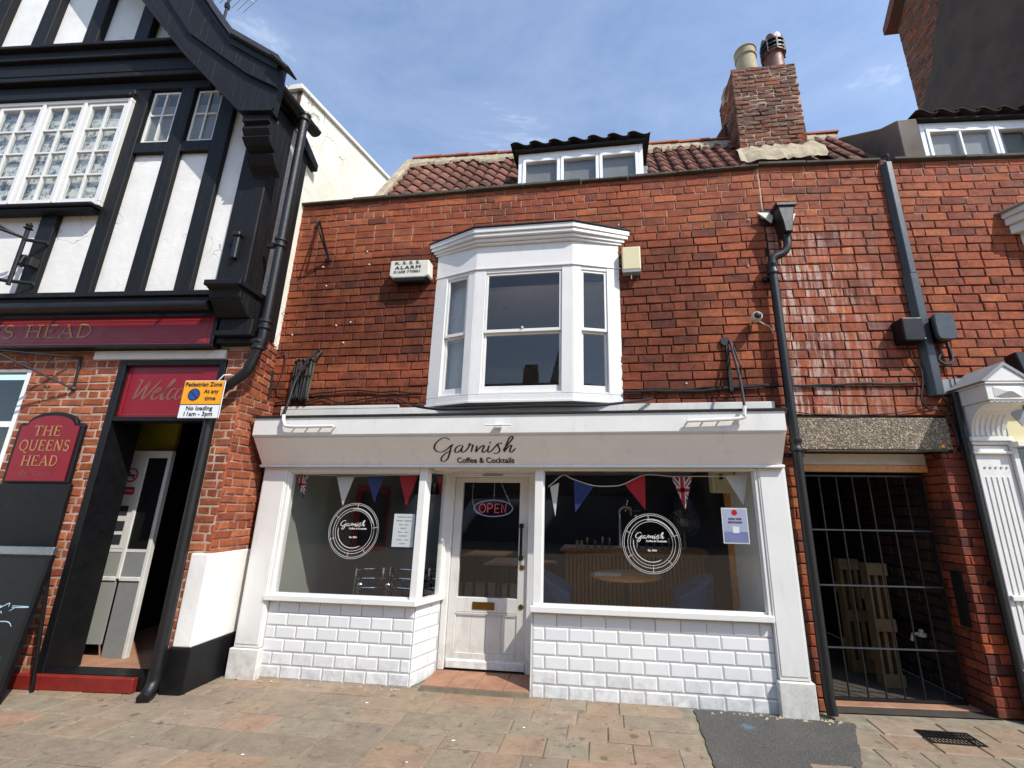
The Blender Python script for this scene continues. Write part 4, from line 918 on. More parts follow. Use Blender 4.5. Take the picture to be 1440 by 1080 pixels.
# pallets leaning in the passage
def pallet(dx, dy, lab):
    p = thing('pallet', lab, 'pallet', FR, (dx, dy, GZ), 'pallets in the passage')
    for k in range(3): MB().box(dx + k * .075, dx + .035 + k * .075, dy, dy + .09, GZ, GZ + 1.10).build('upright', 'pallet', p)
    for z in (.0, .48, .99): MB().box(dx - .01, dx + .195, dy - .022, dy - .001, GZ + z, GZ + z + .11).build('slat', 'pallet', p)
    for z in (.2, .75): MB().box(dx - .01, dx + .195, dy + .091, dy + .11, GZ + z, GZ + z + .1).build('slat', 'pallet', p)
    return p
pallet(.84, .60, 'pale wooden pallet standing upright just behind the iron gate'); pallet(.80, .98, 'pale wooden pallet standing upright behind another, deeper in the passage')

# raking party wall, second dormer, tall flank behind
PWX = 3.56
m = MB(); m.prism([(.32, 5.2), (.32, 6.05), (.6, 6.22), (1.5, 6.98), (2.2, 6.98), (2.2, 5.2)], PWX, PWX + .22, 'x')
o = m.build('party_wall', 'render_grey', None, base=(PWX, .3, 5.2), bevel=.01); set_solo(o, FS, (PWX, .3, 5.2), 'low grey rendered party wall raking down beside the second dormer', 'party wall')
D2 = dormer(FR, pb, 2.14, 4.6, .33, 5.25, 6.12, 3, 'pantile_dark', 11, 1.6, .10, True)
tw = thing('tall_building', 'tall neighbouring building with dark rendered gable flank', 'building', FS, (8, 1, GZ))
m = MB(); m.prism([(-.3, GZ), (-.3, 11.0), (1.3, 12.6), (2.95, 11.0), (2.95, GZ)], 6.0, 10.5, 'x'); TF = m.build('flank_wall', 'render_grey', tw)
tb = Bond('chimney_brick', .225, .07, .01, bev=.006, jit=.005)
trects = [r for r in tb.lay(.7, 2.95, 6.9, 11.0, (), 4) if (r[0] + r[1]) / 2 > 2.95 - .3 - max(0, (r[2] - 8.6)) * .62 + .12 * math.sin(r[2] * 9)]
tb.place(trects, TF, FS.w, 0., 240, mapper=lambda u, y, z: (5.992 + y, u, z), rotz=-math.pi / 2)
m = MB(); pr = [(-.3, 6.0), (-.3, 11.0)]; zz = 11.0
k = 16; edge = []
for i in range(k + 1):
    z = 11.2 - i * (11.2 - 6.0) / k; edge.append((2.95 - .08 - max(0, (z - 8.6)) * .62 + .09 * math.sin(z * 5.3) + .05 * math.sin(z * 13), z))
m.prism([(-.3, 6.0), (-.3, 11.2)] + edge, 5.955, 5.99, 'x'); m.build('render_coat', 'render_dark', tw)
m = MB(); m.prism([(2.9, 10.9), (3.05, 10.85), (3.05, 11.0), (1.4, 12.75), (1.3, 12.6)], 5.8, 10.6, 'x'); m.build('eaves', 'pantile', tw)
MB().prism([(-.4, 10.95), (1.3, 12.6), (1.3, 12.72), (-.55, 10.95)], 5.8, 10.6, 'x').build('front_roof', 'roof_slate', tw)

# ------------------------------------------------------------------ neighbouring white shopfront (right edge)
ns = thing('neighbour_shopfront', 'white shopfront with fluted pilaster and scrolled console beside the passage', 'shopfront', FR, (1.8, -.2, GZ))
PX0, PX1, PY = 1.545, 1.845, -.07
m = MB().box(PX0, PX1, PY, -.0, GZ, 2.10); pil = m.build('pilaster', 'white', ns, bevel=.005)
for k in range(5): MB().box(PX0 + .045 + k * .046, PX0 + .071 + k * .046, PY - .007, PY - .001, .55, 1.82).build('flute', 'white', pil, bevel=.004)
for k in range(5): MB().lathe([(.009, 0), (.009, -.006)], (PX0 + .058 + k * .046, PY, 1.90), 8, 'y').build('stud', 'lead', pil)
MB().box(PX0 - .02, PX1 + .02, PY - .03, 0, GZ, .28).build('plinth', 'white', pil, bevel=.006); MB().box(PX0 + .01, PX1 - .01, PY - .03, PY - .001, .80, .84).build('band', 'white', pil, bevel=.004)
MB().box(PX0 - .025, PX1 + .025, PY - .03, -.001, 2.02, 2.045).box(PX0 - .015, PX1 + .015, PY - .02, 0, 2.105, 2.135).box(PX0 - .03, PX1 + .03, PY - .04, 0, 2.135, 2.175).build('necking', 'white', pil, bevel=.004)
m = MB(); prof = [(-.0, 2.176), (PY, 2.176)] + [(PY - .02 - .24 * (1 - math.cos(t * math.pi / 2 / 8)) , 2.18 + .26 * math.sin(t * math.pi / 2 / 8)) for t in range(9)] + [(PY - .26, 2.46), (0, 2.46)]
CN = m.prism(prof, PX0, PX1, 'x').build('console', 'white', ns, bevel=.003)
for k in range(6):
    a = PX0 + .025 + k * .046; q = [(PY - .026 - .24 * (1 - math.cos(t * math.pi / 2 / 8)), 2.19 + .26 * math.sin(t * math.pi / 2 / 8)) for t in range(9)]
    MB().prism([(p[0] + .01, p[1]) for p in q] + [(p[0] - .004, p[1] - .002) for p in reversed(q)], a, a + .024, 'x').build('flute', 'white', CN)
CB = MB().box(PX0 - .02, PX1 + .02, PY - .27, 0, 2.462, 2.60).box(PX0 - .03, PX1 + .03, PY - .285, 0, 2.602, 2.622).build('console_cap', 'white', ns, bevel=.004)
cx, hw = (PX0 + PX1) / 2, (PX1 - PX0) / 2
m = MB(); y = PY - .272; m.add([(cx - hw * .75, y, 2.485), (cx + hw * .75, y, 2.485), (cx + hw * .75, y, 2.578), (cx - hw * .75, y, 2.578), (cx - hw * .1, y - .03, 2.53), (cx + hw * .1, y - .03, 2.53)], [(0, 1, 5, 4), (1, 2, 5), (2, 3, 4, 5), (3, 0, 4)]); m.build('diamond_boss', 'white', CB)
m = MB(); m.prism([(cx - hw - .04, 2.624), (cx + hw + .04, 2.624), (cx, 2.775)], PY - .29, -.01, 'y').build('pediment', 'white', CB, bevel=.003)
m = MB(); m.prism([(cx - hw - .07, 2.624), (cx - hw - .03, 2.624), (cx, 2.765), (cx, 2.80)], PY - .30, -.0, 'y').prism([(cx + hw + .07, 2.624), (cx + hw + .03, 2.624), (cx, 2.765), (cx, 2.80)], PY - .30, 0., 'y').build('lead_cap', 'lead', CB)
MB().add([(PX0 - .15, -.004, 2.60), (PX0 + .15, -.004, 2.60), (PX0 + .15, -.004, 2.76), (PX0 - .15, -.004, 2.74), (PX0 - .15, -.008, 2.60), (PX0 + .15, -.008, 2.60), (PX0 + .15, -.008, 2.76), (PX0 - .15, -.008, 2.74)], [(0, 1, 2, 3), (4, 5, 6, 7), (0, 1, 5, 4), (3, 2, 6, 7)]).build('flashing', 'lead', ns)
FB = MB().box(PX1 + .002, 6., -.10, 0, 2.13, 2.62).build('fascia', 'cream', ns)
MB().box(PX1 + .003, 6., -.16, 0, 2.08, 2.128).box(PX1 + .003, 6., -.2, 0, 2.622, 2.70).build('moulding', 'white', FB, bevel=.004)
m = MB(); Mf = lambda a, b, c: (a, -.101 - c, b)
m.add([Mf(1.90, 2.40, .002), Mf(2.6, 2.60, .002), Mf(2.6, 2.46, .002), Mf(1.99, 2.27, .002), Mf(2.02, 2.34, .002)], [(0, 1, 2, 4), (0, 4, 3)]); m.build('ribbon', 'lead', FB)
m = MB(); put_text(m, 'F', .07, .10, 2.035, 0, 2.365, bold=.004, maps=lambda a, b, c: Mf(a, b, .003 + c)); 
m.tube([(2.02, -.104, 2.235), (2.08, -.104, 2.20), (2.16, -.104, 2.23)], .022, 6); m.build('lettering', 'letter_black', FB)
MB().box(PX1 + .004, 6., -.09, -.06, GZ, .6).build('stall_riser', 'white', ns)
m = MB().box(PX1 + .004, PX1 + .045, -.10, -.04, .6, 2.078).box(PX1 + .045, 6., -.10, -.04, 1.80, 1.84); WN = m.build('shop_window', 'white', ns)
MB().box(PX1 + .045, 6., -.072, -.068, .6, 1.8).box(PX1 + .045, 6., -.072, -.068, 1.84, 2.078).build('pane', 'glass', WN); MB().box(PX1 + .02, 6., .5, .55, GZ, 2.07).box(PX1 + .02, 6, .301, .5, GZ, .7).build('interior', 'dark_room', ns)

def fit(name, label, cat, F, base, group=None): return thing(name, label, cat, F, base, group)
# hood corner over the window further right
hd = thing('window_hood', 'grey moulded window hood with lead flashing at far right wall', 'window hood', FR, (2.2, -.2, 4.2))
m = MB(); m.prism([(2.42, 0), (2.52, -.24), (3.6, -.24), (3.6, 0)], 4.50, 4.56, 'z').prism([(2.44, 0), (2.54, -.21), (3.6, -.21), (3.6, 0)], 4.42, 4.498, 'z').prism([(2.47, 0), (2.57, -.16), (3.6, -.16), (3.6, 0)], 4.32, 4.418, 'z'); m.build('cornice', 'white_worn', hd, bevel=.006)
m = MB(); m.prism([(2.36, 0), (2.51, -.25), (3.6, -.25), (3.6, 0)], 4.562, 4.572, 'z'); m.build('lead_top', 'lead', hd)
MB().prism([(2.56, 0), (2.62, -.12), (3.6, -.12), (3.6, 0)], 2.95, 4.318, 'z').build('window_box', 'white_worn', hd)
fl = thing('floodlight', 'black floodlight fixed above the cream shop fascia', 'floodlight', FR, (2.03, -.2, 2.7))
MB().prism([(-.30, 2.66), (-.16, 2.70), (-.14, 2.92), (-.26, 2.93)], 1.93, 2.2, 'x').build('housing', 'black', fl, bevel=.008); MB().box(2.04, 2.07, -.14, .0, 2.76, 2.80).build('arm', 'black', fl)
lp = thing('bulkhead_lamp', 'small glass bulkhead lamp above the cream shop fascia', 'lamp', FR, (1.93, -.2, 2.57))
MB().box(1.86, 2.1, -.25, -.2, 2.59, 2.62).build('bracket', 'black', lp); MB().lathe([(.05, 0), (.075, -.03), (.06, -.07), (.02, -.085)], (1.95, -.24, 2.585), 14).build('bowl', 'glassware', lp, smooth=True)

# ------------------------------------------------------------------ fittings on the brick walls
# hopper and cast-iron pipe
hp = thing('drainpipe', 'black cast iron drainpipe with hopper head beside the white shopfront', 'drainpipe', FR, (.05, -.1, GZ))
MB().box(-.04, .22, -.02, .012, 4.50, 4.68).build('outlet_hole', 'felt', hp)
m = MB(); m.prism([(.06, 4.62), (.24, 4.62), (.20, 4.42), (.19, 4.30), (.11, 4.30), (.10, 4.42)], -.19, -.03, 'y').box(.045, .255, -.205, -.02, 4.60, 4.645); m.build('hopper', 'iron', hp, bevel=.008)
MB().prism([(-.09, 4.63), (.05, 4.50), (.09, 4.62)], -.06, -.045, 'y').prism([(.24, 4.62), (.31, 4.60), (.25, 4.46)], -.06, -.045, 'y').build('lead_flap', 'alarm_white', hp)
PU = -.02
MB().tube(smooth_path([(.15, -.11, 4.32), (.15, -.11, 4.18), (.10, -.10, 4.10), (0, -.09, 4.05), (PU, -.085, 3.97), (PU, -.085, 3.86)], 5), .04, 12).build('swan_neck', 'iron', hp, smooth=True)
m = MB().tube([(PU, -.085, 3.92), (PU, -.085, 2.05)], .042, 14); m.build('pipe', 'iron', hp, smooth=True); MB().tube([(PU, -.085, 2.10), (PU, -.085, .02), (PU + .005, -.10, GZ + .02)], .042, 14).build('pipe', 'iron', hp, smooth=True)
for z in (3.86, 2.03): MB().lathe([(.044, 0), (.056, .01), (.056, .035), (.048, .045), (.048, .085), (.056, .095), (.056, .12), (.044, .13)], (PU, -.085, z), 14).build('collar', 'iron', hp, smooth=True)
for z in (3.82, 1.99): MB().box(PU - .085, PU + .085, -.05, -.005, z, z + .035).build('ear', 'iron', hp)
# grey plastic trunking
tr = thing('cable_trunking', 'tall grey plastic trunking running down the brick wall from the parapet', 'trunking', FR, (1.4, -.06, 2.6))
m = MB(); m.prism([(1.30, -.005), (1.335, -.07), (1.41, -.07), (1.44, -.005)], 2.575, 3.86, 'z').build('lower_length', 'pipe_grey', tr, bevel=.005)
MB().prism([(1.315, -.005), (1.345, -.065), (1.405, -.065), (1.43, -.005)], 3.862, 5.23, 'z').build('upper_length', 'pipe_grey', tr, bevel=.005)
MB().tube(smooth_path([(1.38, -.03, 5.22), (1.38, -.06, 5.31), (1.36, .0, 5.345), (1.22, .1, 5.32)], 5), .012).build('cable_end', 'cable', tr, smooth=True)
# meter boxes
bx = thing('junction_box', 'black square junction box left of the grey trunking', 'junction box', FR, (1.19, -.08, 3.1), 'boxes by the grey trunking')
MB().box(1.095, 1.29, -.15, -.002, 3.095, 3.335).build('case', 'black', bx, bevel=.012, seg=2); MB().lathe([(.006, 0), (.006, -.003)], (1.275, -.151, 3.115), 8, 'y').build('screw', 'alu', bx)
bx = thing('junction_box', 'grey rounded junction box right of the grey trunking', 'junction box', FR, (1.49, -.08, 3.1), 'boxes by the grey trunking')
MB().box(1.43, 1.575, -.10, -.002, 3.115, 3.37).build('back', 'black', bx, bevel=.01); 
m = MB(); n = 24; pts = []
for k in range(n):
    a = 2 * math.pi * k / n; ca, sa = math.cos(a), math.sin(a); pts.append((1.49 + .095 * math.copysign(abs(ca) ** .45, ca), 3.242 + .14 * math.copysign(abs(sa) ** .45, sa)))
m.prism(pts, -.15, -.101, 'y').build('cover', 'pipe_grey', bx, bevel=.01)
# alarm box and cream box
al = thing('alarm_box', 'white wall alarm box lettered K.S.S.S. ALARM on the brickwork', 'alarm box', FS, (-2.18, -.06, 4.0))
m = MB(); m.prism([(-2.425, 4.275), (-1.955, 4.262), (-1.945, 4.07), (-2.0, 4.045), (-2.38, 4.05), (-2.425, 4.08)], -.135, -.006, 'y').build('case', 'alarm_white', al, bevel=.012, seg=2)
MB().prism([(-2.40, 4.078), (-1.96, 4.068), (-2.01, 4.00), (-2.36, 4.005)], -.125, -.01, 'y').build('base', 'black', al, bevel=.012)
m = MB(); Ma = lambda a, b, c: (a, -.137 - c, b)
put_text(m, 'K. S. S. S.', .30, .036, -2.36, 0, 4.218, bold=.002, maps=Ma); put_text(m, 'ALARM', .31, .038, -2.36, 0, 4.157, bold=.0025, maps=Ma, space=1.25); put_text(m, '01608 770881', .32, .032, -2.37, 0, 4.105, bold=.001, maps=Ma); m.build('lettering', 'ink', al)
cbx = thing('cream_box', 'small cream alarm box tucked beside the bay window cornice', 'alarm box', FS, (.345, -.06, 4.0))
MB().box(.245, .445, -.09, -.003, 4.015, 4.295).build('case', 'cream_box', cbx, bevel=.012, seg=2); MB().box(.25, .44, -.088, -.004, 3.985, 4.013).build('base', 'lead', cbx); MB().tube([(.34, -.05, 3.985), (.34, -.05, 3.92)], .007).build('cable', 'alu', cbx)
# cctv camera
cv = thing('security_camera', 'small white ball security camera beside the black drainpipe', 'camera', FS, (1.57, -.08, 3.38))
m = MB().lathe([(.002, -.13), (.03, -.125), (.048, -.10), (.052, -.07), (.045, -.03), (.03, -.01), (.02, -.0)], (1.56, -.03, 3.39), 16, 'y'); m.build('body', 'alarm_white', cv, smooth=True)
MB().lathe([(.036, -.006), (.034, -.012), (.02, -.018)], (1.556, -.145, 3.388), 16, 'y').build('lens', 'black', cv, smooth=True)
MB().tube(smooth_path([(1.58, -.06, 3.37), (1.64, -.04, 3.34), (1.70, -.03, 3.31), (1.73, -.03, 3.24)], 5), .006).build('cable', 'alarm_white', cv, smooth=True)
# small sign bracket (left)
br = thing('wall_bracket', 'small triangular black iron bracket high on the left of the cafe wall', 'bracket', FS, (-3.4, -.1, 4.4), 'old sign brackets on the cafe wall')
a, b_, c_ = (-3.545, -.01, 4.93), (-3.29, -.30, 4.76), (-3.31, -.015, 4.42)
m = MB().tube([(-3.545, -.012, 4.98), (-3.545, -.012, 4.90)], .02, 8).tube([a, (-3.34, -.20, 4.66), c_], .011).tube([a, b_], .010).tube([b_, c_], .012).tube([(-3.36, -.01, 4.44), (-3.28, -.03, 4.40)], .014); m.build('frame', 'iron', br)
# bracket poles bolted to the fascia
def bracket(name, lab, pts_wall, rail, F=FS):
    t = thing(name, lab, 'bracket', F, rail[0], 'iron poles bolted to the white fascia')
    MB().tube(smooth_path(pts_wall, 5), .013, 8).build('pole', 'iron', t, smooth=True)
    MB().tube(smooth_path(rail, 5), .017, 8).build('foot', 'white', t, smooth=True)
    a, b_ = Vector(rail[-1]), Vector(rail[-2])
    for k in range(4):
        p = b_.lerp(a, .04 + k * .31); MB().tube([p, p + Vector((0, .045, 0))], .008, 6).build('stud', 'lead', t)
    return t
bracket('fascia_bracket', 'iron pole with white foot at left end of the fascia', [(-3.235, -.03, 3.22), (-3.25, -.12, 3.15), (-3.33, -.20, 2.85), (-3.30, -.30, 2.55), (-3.24, -.405, 2.39)], [(-3.24, -.405, 2.385), (-3.215, -.41, 2.30), (-3.14, -.405, 2.262), (-2.67, -.405, 2.262)])
bracket('fascia_bracket', 'iron pole with white foot at right end of the fascia', [(1.30, -.03, 3.17), (1.30, -.10, 3.0), (1.29, -.25, 2.7), (1.255, -.405, 2.40)], [(1.255, -.405, 2.40), (1.245, -.41, 2.33), (1.20, -.405, 2.288), (.75, -.405, 2.272)])
ml = thing('fascia_light', 'small white light fitting bolted to the middle of the fascia', 'light fitting', FS, (-.98, -.4, 2.25))
MB().box(-1.115, -.855, -.42, -.405, 2.245, 2.262).box(-1.02, -.95, -.415, -.37, 2.225, 2.275).build('bar', 'white', ml, bevel=.005)
m = MB()
for zc in range(1): pass
hk = thing('iron_bracket', 'black iron wall plate and rods above the right end of the fascia', 'bracket', FS, (1.29, -.05, 2.6))
MB().box(1.255, 1.285, -.04, -.004, 2.63, 3.12).build('wall_plate', 'iron', hk); MB().lathe([(.045, -.03), (.05, -.01), (.03, -.004)], (1.255, -.0, 3.17), 10, 'y').build('boss', 'iron', hk); MB().tube([(1.325, -.04, 3.10), (1.34, -.16, 2.86), (1.345, -.05, 2.64)], .009).build('rod', 'iron', hk)
# hung coil of black cable
co = thing('cable_coil', 'hanging coil of black cable at the left end of the cafe wall', 'cable coil', FS, (-3.36, -.08, 2.65))
MB().tube(smooth_path([(-3.22, -.01, 3.22), (-3.24, -.05, 3.14), (-3.25, -.06, 3.08)], 4), .016).build('hook', 'iron', co, smooth=True)
for k in range(6):
    x = -3.50 + k * .042; q = .011 * (k % 2); z1 = 3.08 + random.uniform(-.02, .02); z0 = 2.68 + random.uniform(-.03, .02)
    MB().tube(smooth_path([(x, -.05 - q, z1), (x + .015, -.06 - q, z1 + .02), (x + .035, -.055, z1 - .02), (x + .04 - .012 * k * .3, -.06 - q, z0), (x + .02, -.055, z0 - .03), (x - .002, -.05 - q, z0 + .02), (x, -.05 - q, z1)], 4), .0125, 8).build('loop', 'cable' if k < 5 else 'coping', co, smooth=True)
MB().box(-3.51, -3.26, -.075, -.068, 2.90, 2.915).build('tie', 'cable', co)
# cables along the wall
rc = random.Random(3)
def cable(lab, pts, r=.008, F=FS):
    mb = MB().tube(smooth_path(pts, 5), r, 6); return solo(mb, 'cable', 'cable', lab, 'cable', F, pts[0], 'black cables strung along the brick walls', smooth=True)
def run(x0, x1, zf, n, y=-.02, j=.012): return [(x0 + (x1 - x0) * k / n, y, zf(x0 + (x1 - x0) * k / n) + rc.uniform(-j, j)) for k in range(n + 1)]
cable('black cable sagging between the coil and the bay window, upper of two', run(-3.3, -1.95, lambda x: 2.72 + .02 * math.sin(x * 4), 9))
cable('black cable drooping from the coil down behind the bay window, lower of two', [(-3.75, -.02, 2.60), (-3.5, -.02, 2.64), (-3.3, -.02, 2.62), (-3.1, -.02, 2.66), (-2.9, -.02, 2.60), (-2.6, -.02, 2.64), (-2.3, -.02, 2.66), (-2.1, -.02, 2.58), (-1.95, -.02, 2.55)])
cable('black cable looped down the corner left of the cable coil', [(-3.75, -.02, 3.2), (-3.68, -.02, 3.22), (-3.66, -.02, 3.05), (-3.70, -.02, 2.78), (-3.62, -.02, 2.71), (-3.35, -.02, 2.71)], .006)
cable('thick black cable run from the bay window to the drainpipe', run(.22, 1.72, lambda x: 2.64 + .025 * x + .01 * math.sin(x * 5), 10, j=.006), .014)
cable('thin black cable just above the thick one right of the bay', run(.24, 1.70, lambda x: 2.655 + .03 * x, 9, j=.008), .006)
cable('black cable run from the drainpipe across to the grey trunking', run(.03, 1.22, lambda x: 2.68 + .03 * x / 1.2, 8, j=.007), .013, FR)
cable('thin black cable sagging just above the concrete lintel', run(.05, 1.35, lambda x: 2.42 + .05 * x - .06 * math.sin(x * 2.2), 8, j=.008), .005, FR)
cable('black cable dropping from the black junction box to the lintel end', [(1.19, -.04, 3.1), (1.21, -.03, 2.95), (1.27, -.03, 2.85), (1.26, -.03, 2.70), (1.22, -.03, 2.55), (1.27, -.03, 2.45), (1.40, -.03, 2.42), (1.46, -.03, 2.25), (1.45, -.04, 2.1)], .009, FR)
cable('fat black cable looping under the grey junction box', [(1.46, -.05, 3.11), (1.46, -.06, 3.0), (1.43, -.06, 2.93), (1.48, -.07, 2.88), (1.55, -.06, 2.92), (1.56, -.05, 3.02), (1.54, -.05, 3.11)], .014, FR)
cable('black cable falling from the trunking foot past the lintel end', [(1.40, -.03, 2.58), (1.47, -.03, 2.45), (1.49, -.03, 2.2), (1.47, -.035, 2.03), (1.42, -.035, 2.03)], .010, FR)
cable('thin black cable from the grey junction box down to the white flashing', [(1.56, -.03, 3.1), (1.555, -.03, 2.7), (1.55, -.03, 2.4)], .006, FR)
cable('black cable bundle drooping along the fascia top under the bay', [(-2.0, -.10, 2.53), (-1.6, -.3, 2.44), (-1.1, -.38, 2.43), (-.6, -.38, 2.44), (-.1, -.36, 2.44), (.2, -.2, 2.50), (.5, -.05, 2.57)], .013)
p2 = thing('drainpipe', 'slim black drainpipe between the passage and the fluted white pilaster', 'drainpipe', FR, (1.50, -.05, GZ))
MB().tube([(1.50, -.06, GZ + .01), (1.50, -.06, 2.60)], .028, 12).build('pipe', 'iron', p2, smooth=True)
for z in (.9, 2.05): MB().box(1.46, 1.54, -.035, -.003, z, z + .03).build('ear', 'iron', p2)
rp_ = random.Random(12); m = MB()
for i in range(26):
    x, z = rp_.uniform(-3.7, 1.7), rp_.uniform(2.7, 4.7)
    if -2.1 < x < .4 and z < 4.6: continue
    m.lathe([(.010, 0), (.008, -.008), (.003, -.011)], (x, -.002, z), 7, 'y')
o = m.build('wall_plugs', 'paper', wall); o['kind'] = 'stuff'
MB().tube([(1.675, -.01, 2.4), (1.68, -.012, 1.2), (1.69, -.012, GZ)], .012).build('moss_line', 'moss', wall)

# ------------------------------------------------------------------ the timbered pub on the left
pub = thing('pub_building', 'black and white timbered pub building with red brick ground floor', 'building', FP, (-2, 0, GZ))
def Pl(w): return frame_local(FP, w)
gw = MB()
gw.box(-6.5, -3.6, .006, .3, GZ, 3.45).box(-3.6, -2.40, .006, .3, GZ, 1.0).box(-3.6, -2.40, .006, .3, 2.90, 3.45).box(-2.40, -1.405, .006, .3, GZ, 3.45).box(-1.405, -.215, .006, .3, 2.955, 3.45).box(-.215, -.006, .006, .50, GZ, 2.60).box(-.215, -.16, .006, .50, 2.60, 3.45).box(-.16, -.006, .006, .03, 2.60, 3.45)
PG = gw.build('ground_floor_wall', 'mortar_light', pub)
pbk = Bond('pub_brick', .222, .070, .0125, jit=.004, bev=.008)
rects = pbk.lay(-6.48, .004, GZ, 3.05, [(-1.405, -.215, -1, 2.955), (-3.7, -2.40, 1.0, 2.9)], 4, 0)
rects = [r for r in rects if not (r[0] > -.18 and r[3] < 1.04)]
pbk.place(rects, PG, FP.w, 0., 175)
side = pbk.lay(.0, .50, 1.0, 2.62, (), 4, 1)
pbk.place(side, PG, FP.w, 0., 55, mapper=lambda u, y, z: (.006 - y, u, z), rotz=math.pi / 2, stuffname='side_bricks')
A_, B_ = Pl((-3.66, -.50, 0)), Pl((-3.815, .03, 0)); dv = (B_ - A_); dl = dv.length; dv /= dl; an = math.atan2(dv.y, dv.x)
m = MB(); m.prism([(A_.x - .01, A_.y), (B_.x - .01, B_.y), (B_.x - .3, B_.y), (A_.x - .3, A_.y)], 2.6, 3.32, 'z'); m.build('upper_side_wall', 'mortar_light', PG)
s2 = pbk.lay(0, dl, 2.62, 3.31, (), 4, 0)
pbk.place(s2, PG, FP.w, 0., 35, mapper=lambda u, y, z: (A_.x + dv.x * u + dv.y * .002, A_.y + dv.y * u - dv.x * .002, z), rotz=an, stuffname='side_bricks')
MB().box(-.16, .018, -.022, .52, .262, 1.045).build('white_plinth', 'plaster', pub, bevel=.012, seg=2)
MB().box(-.19, .030, -.034, .53, GZ - .01, .258).build('black_plinth', 'black', pub, bevel=.012, seg=2)
# white lintel, window at far left
MB().box(-1.70, -.235, -.03, .006, 2.958, 3.055).build('door_lintel', 'white_worn', pub, bevel=.006)
m = MB(); wfx = [(-3.6, -3.55), (-3.03, -2.97), (-2.47, -2.405)]
for a, b_ in wfx: m.box(a, b_, .02, .10, 1.0, 2.9)
m.box(-3.55, -2.47, .02, .10, 1.0, 1.06).box(-3.55, -2.47, .02, .10, 2.84, 2.9).box(-3.55, -2.47, .02, .10, 2.24, 2.30)
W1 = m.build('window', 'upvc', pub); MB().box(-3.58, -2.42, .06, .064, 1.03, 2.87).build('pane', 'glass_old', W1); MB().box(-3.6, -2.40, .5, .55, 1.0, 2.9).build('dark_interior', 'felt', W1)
MB().box(-3.65, -2.36, -.06, .02, .93, 1.0).build('sill', 'white', W1)
# entrance: frame, transom sign, recess with inner door
m = MB().box(-1.403, -1.325, -.012, .306, GZ, 2.953).box(-.285, -.22, -.012, .16, GZ, 2.95).box(-1.325, -.285, -.008, .14, 2.895, 2.95).box(-1.325, -.285, -.008, .14, 2.30, 2.345)
EN = m.build('entrance_frame', 'black', pub, bevel=.004)
MB().box(-1.325, -.285, .03, .06, 2.345, 2.895).build('transom_panel', 'pub_red', EN)
m = MB()
for a, b_, c_, d in ((-1.30, -.31, 2.372, 2.376), (-1.30, -.31, 2.866, 2.870), (-1.30, -1.296, 2.376, 2.866), (-.314, -.31, 2.376, 2.866)): m.box(a, b_, .028, .030, c_, d)
m.build('gold_line', 'gold_dim', EN)
m = MB(); Mw = lambda a, b, c: (a, .029 - c, b)
for st in WELCOME:
    p = smooth_path([(a, b, 0) for a, b in st], 5); ribbon(m, [(-1.235 + (q.x + q.y * .25) * .00225, 2.525 + q.y * .0022) for q in p], .020, Mw, .002, lambda d: .5 + .8 * abs(d.y) ** 1.3)
m.build('lettering', 'gold_dim', EN)
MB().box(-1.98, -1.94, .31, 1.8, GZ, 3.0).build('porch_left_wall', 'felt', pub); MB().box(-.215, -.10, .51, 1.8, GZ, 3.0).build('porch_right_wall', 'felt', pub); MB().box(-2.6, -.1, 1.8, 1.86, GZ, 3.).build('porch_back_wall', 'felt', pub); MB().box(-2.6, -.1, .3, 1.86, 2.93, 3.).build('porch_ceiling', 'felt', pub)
jq = pbk.lay(.02, .48, GZ, 2.9, (), 4, 1); pbk.place(jq, PG, FP.w, 0., 35, mapper=lambda u, y, z: (-.222 + y, u, z), rotz=-math.pi / 2, stuffname='jamb_bricks')
MB().box(-1.93, -.10, .31, 1.8, GZ, -.02).box(-1.40, -.22, .165, .309, GZ, -.02).build('porch_floor', 'terracotta', pub)
MB().box(-1.93, -1.20, .62, .66, 2.08, 2.93).build('olive_panel', 'olive', pub)
ID = MB(); yi = .5
ID.box(-1.790, -1.730, yi, yi + .05, -.02, 2.06).box(-1.730, -1.180, yi, yi + .05, 1.98, 2.06).box(-1.490, -1.450, yi, yi + .05, .72, 1.98).box(-1.220, -1.180, yi, yi + .05, -.02, 1.98).box(-1.730, -1.490, yi, yi + .05, .70, .74).box(-1.450, -1.220, yi, yi + .05, .70, .74)
INN = ID.build('inner_door', 'white_worn', pub, bevel=.004)
MB().box(-1.730, -1.490, yi + .012, yi + .03, 1.02, 1.98).build('notice_board', 'white_worn', INN)
MB().box(-1.450, -1.220, yi + .012, yi + .03, 1.02, 1.98).build('dark_poster', 'black', INN); MB().box(-1.730, -1.220, yi + .008, yi + .04, .985, 1.015).build('mid_rail', 'white_worn', INN)
MB().box(-1.730, -1.490, yi + .012, yi + .03, .74, .985).box(-1.730, -1.490, yi + .012, yi + .03, .1, .70).build('pale_panel', 'room_wall', INN); MB().box(-1.450, -1.220, yi + .012, yi + .03, -.02, .985).build('dark_panel', 'dark_room', INN)
m = MB(); cx_, cz_ = -1.605, 1.79
m.tube([(cx_ + .07 * math.cos(a * math.pi / 12), yi + .008, cz_ + .07 * math.sin(a * math.pi / 12)) for a in range(24)], .008, 6, closed=True).tube([(cx_ - .05, yi + .008, cz_ + .05), (cx_ + .05, yi + .008, cz_ - .05)], .007, 6); m.build('no_smoking_ring', 'sign_red', INN)
m = MB(); m.box(cx_ - .045, cx_ + .04, yi + .006, yi + .011, cz_ - .012, cz_ + .006); m.build('cigarette_mark', 'ink', INN)
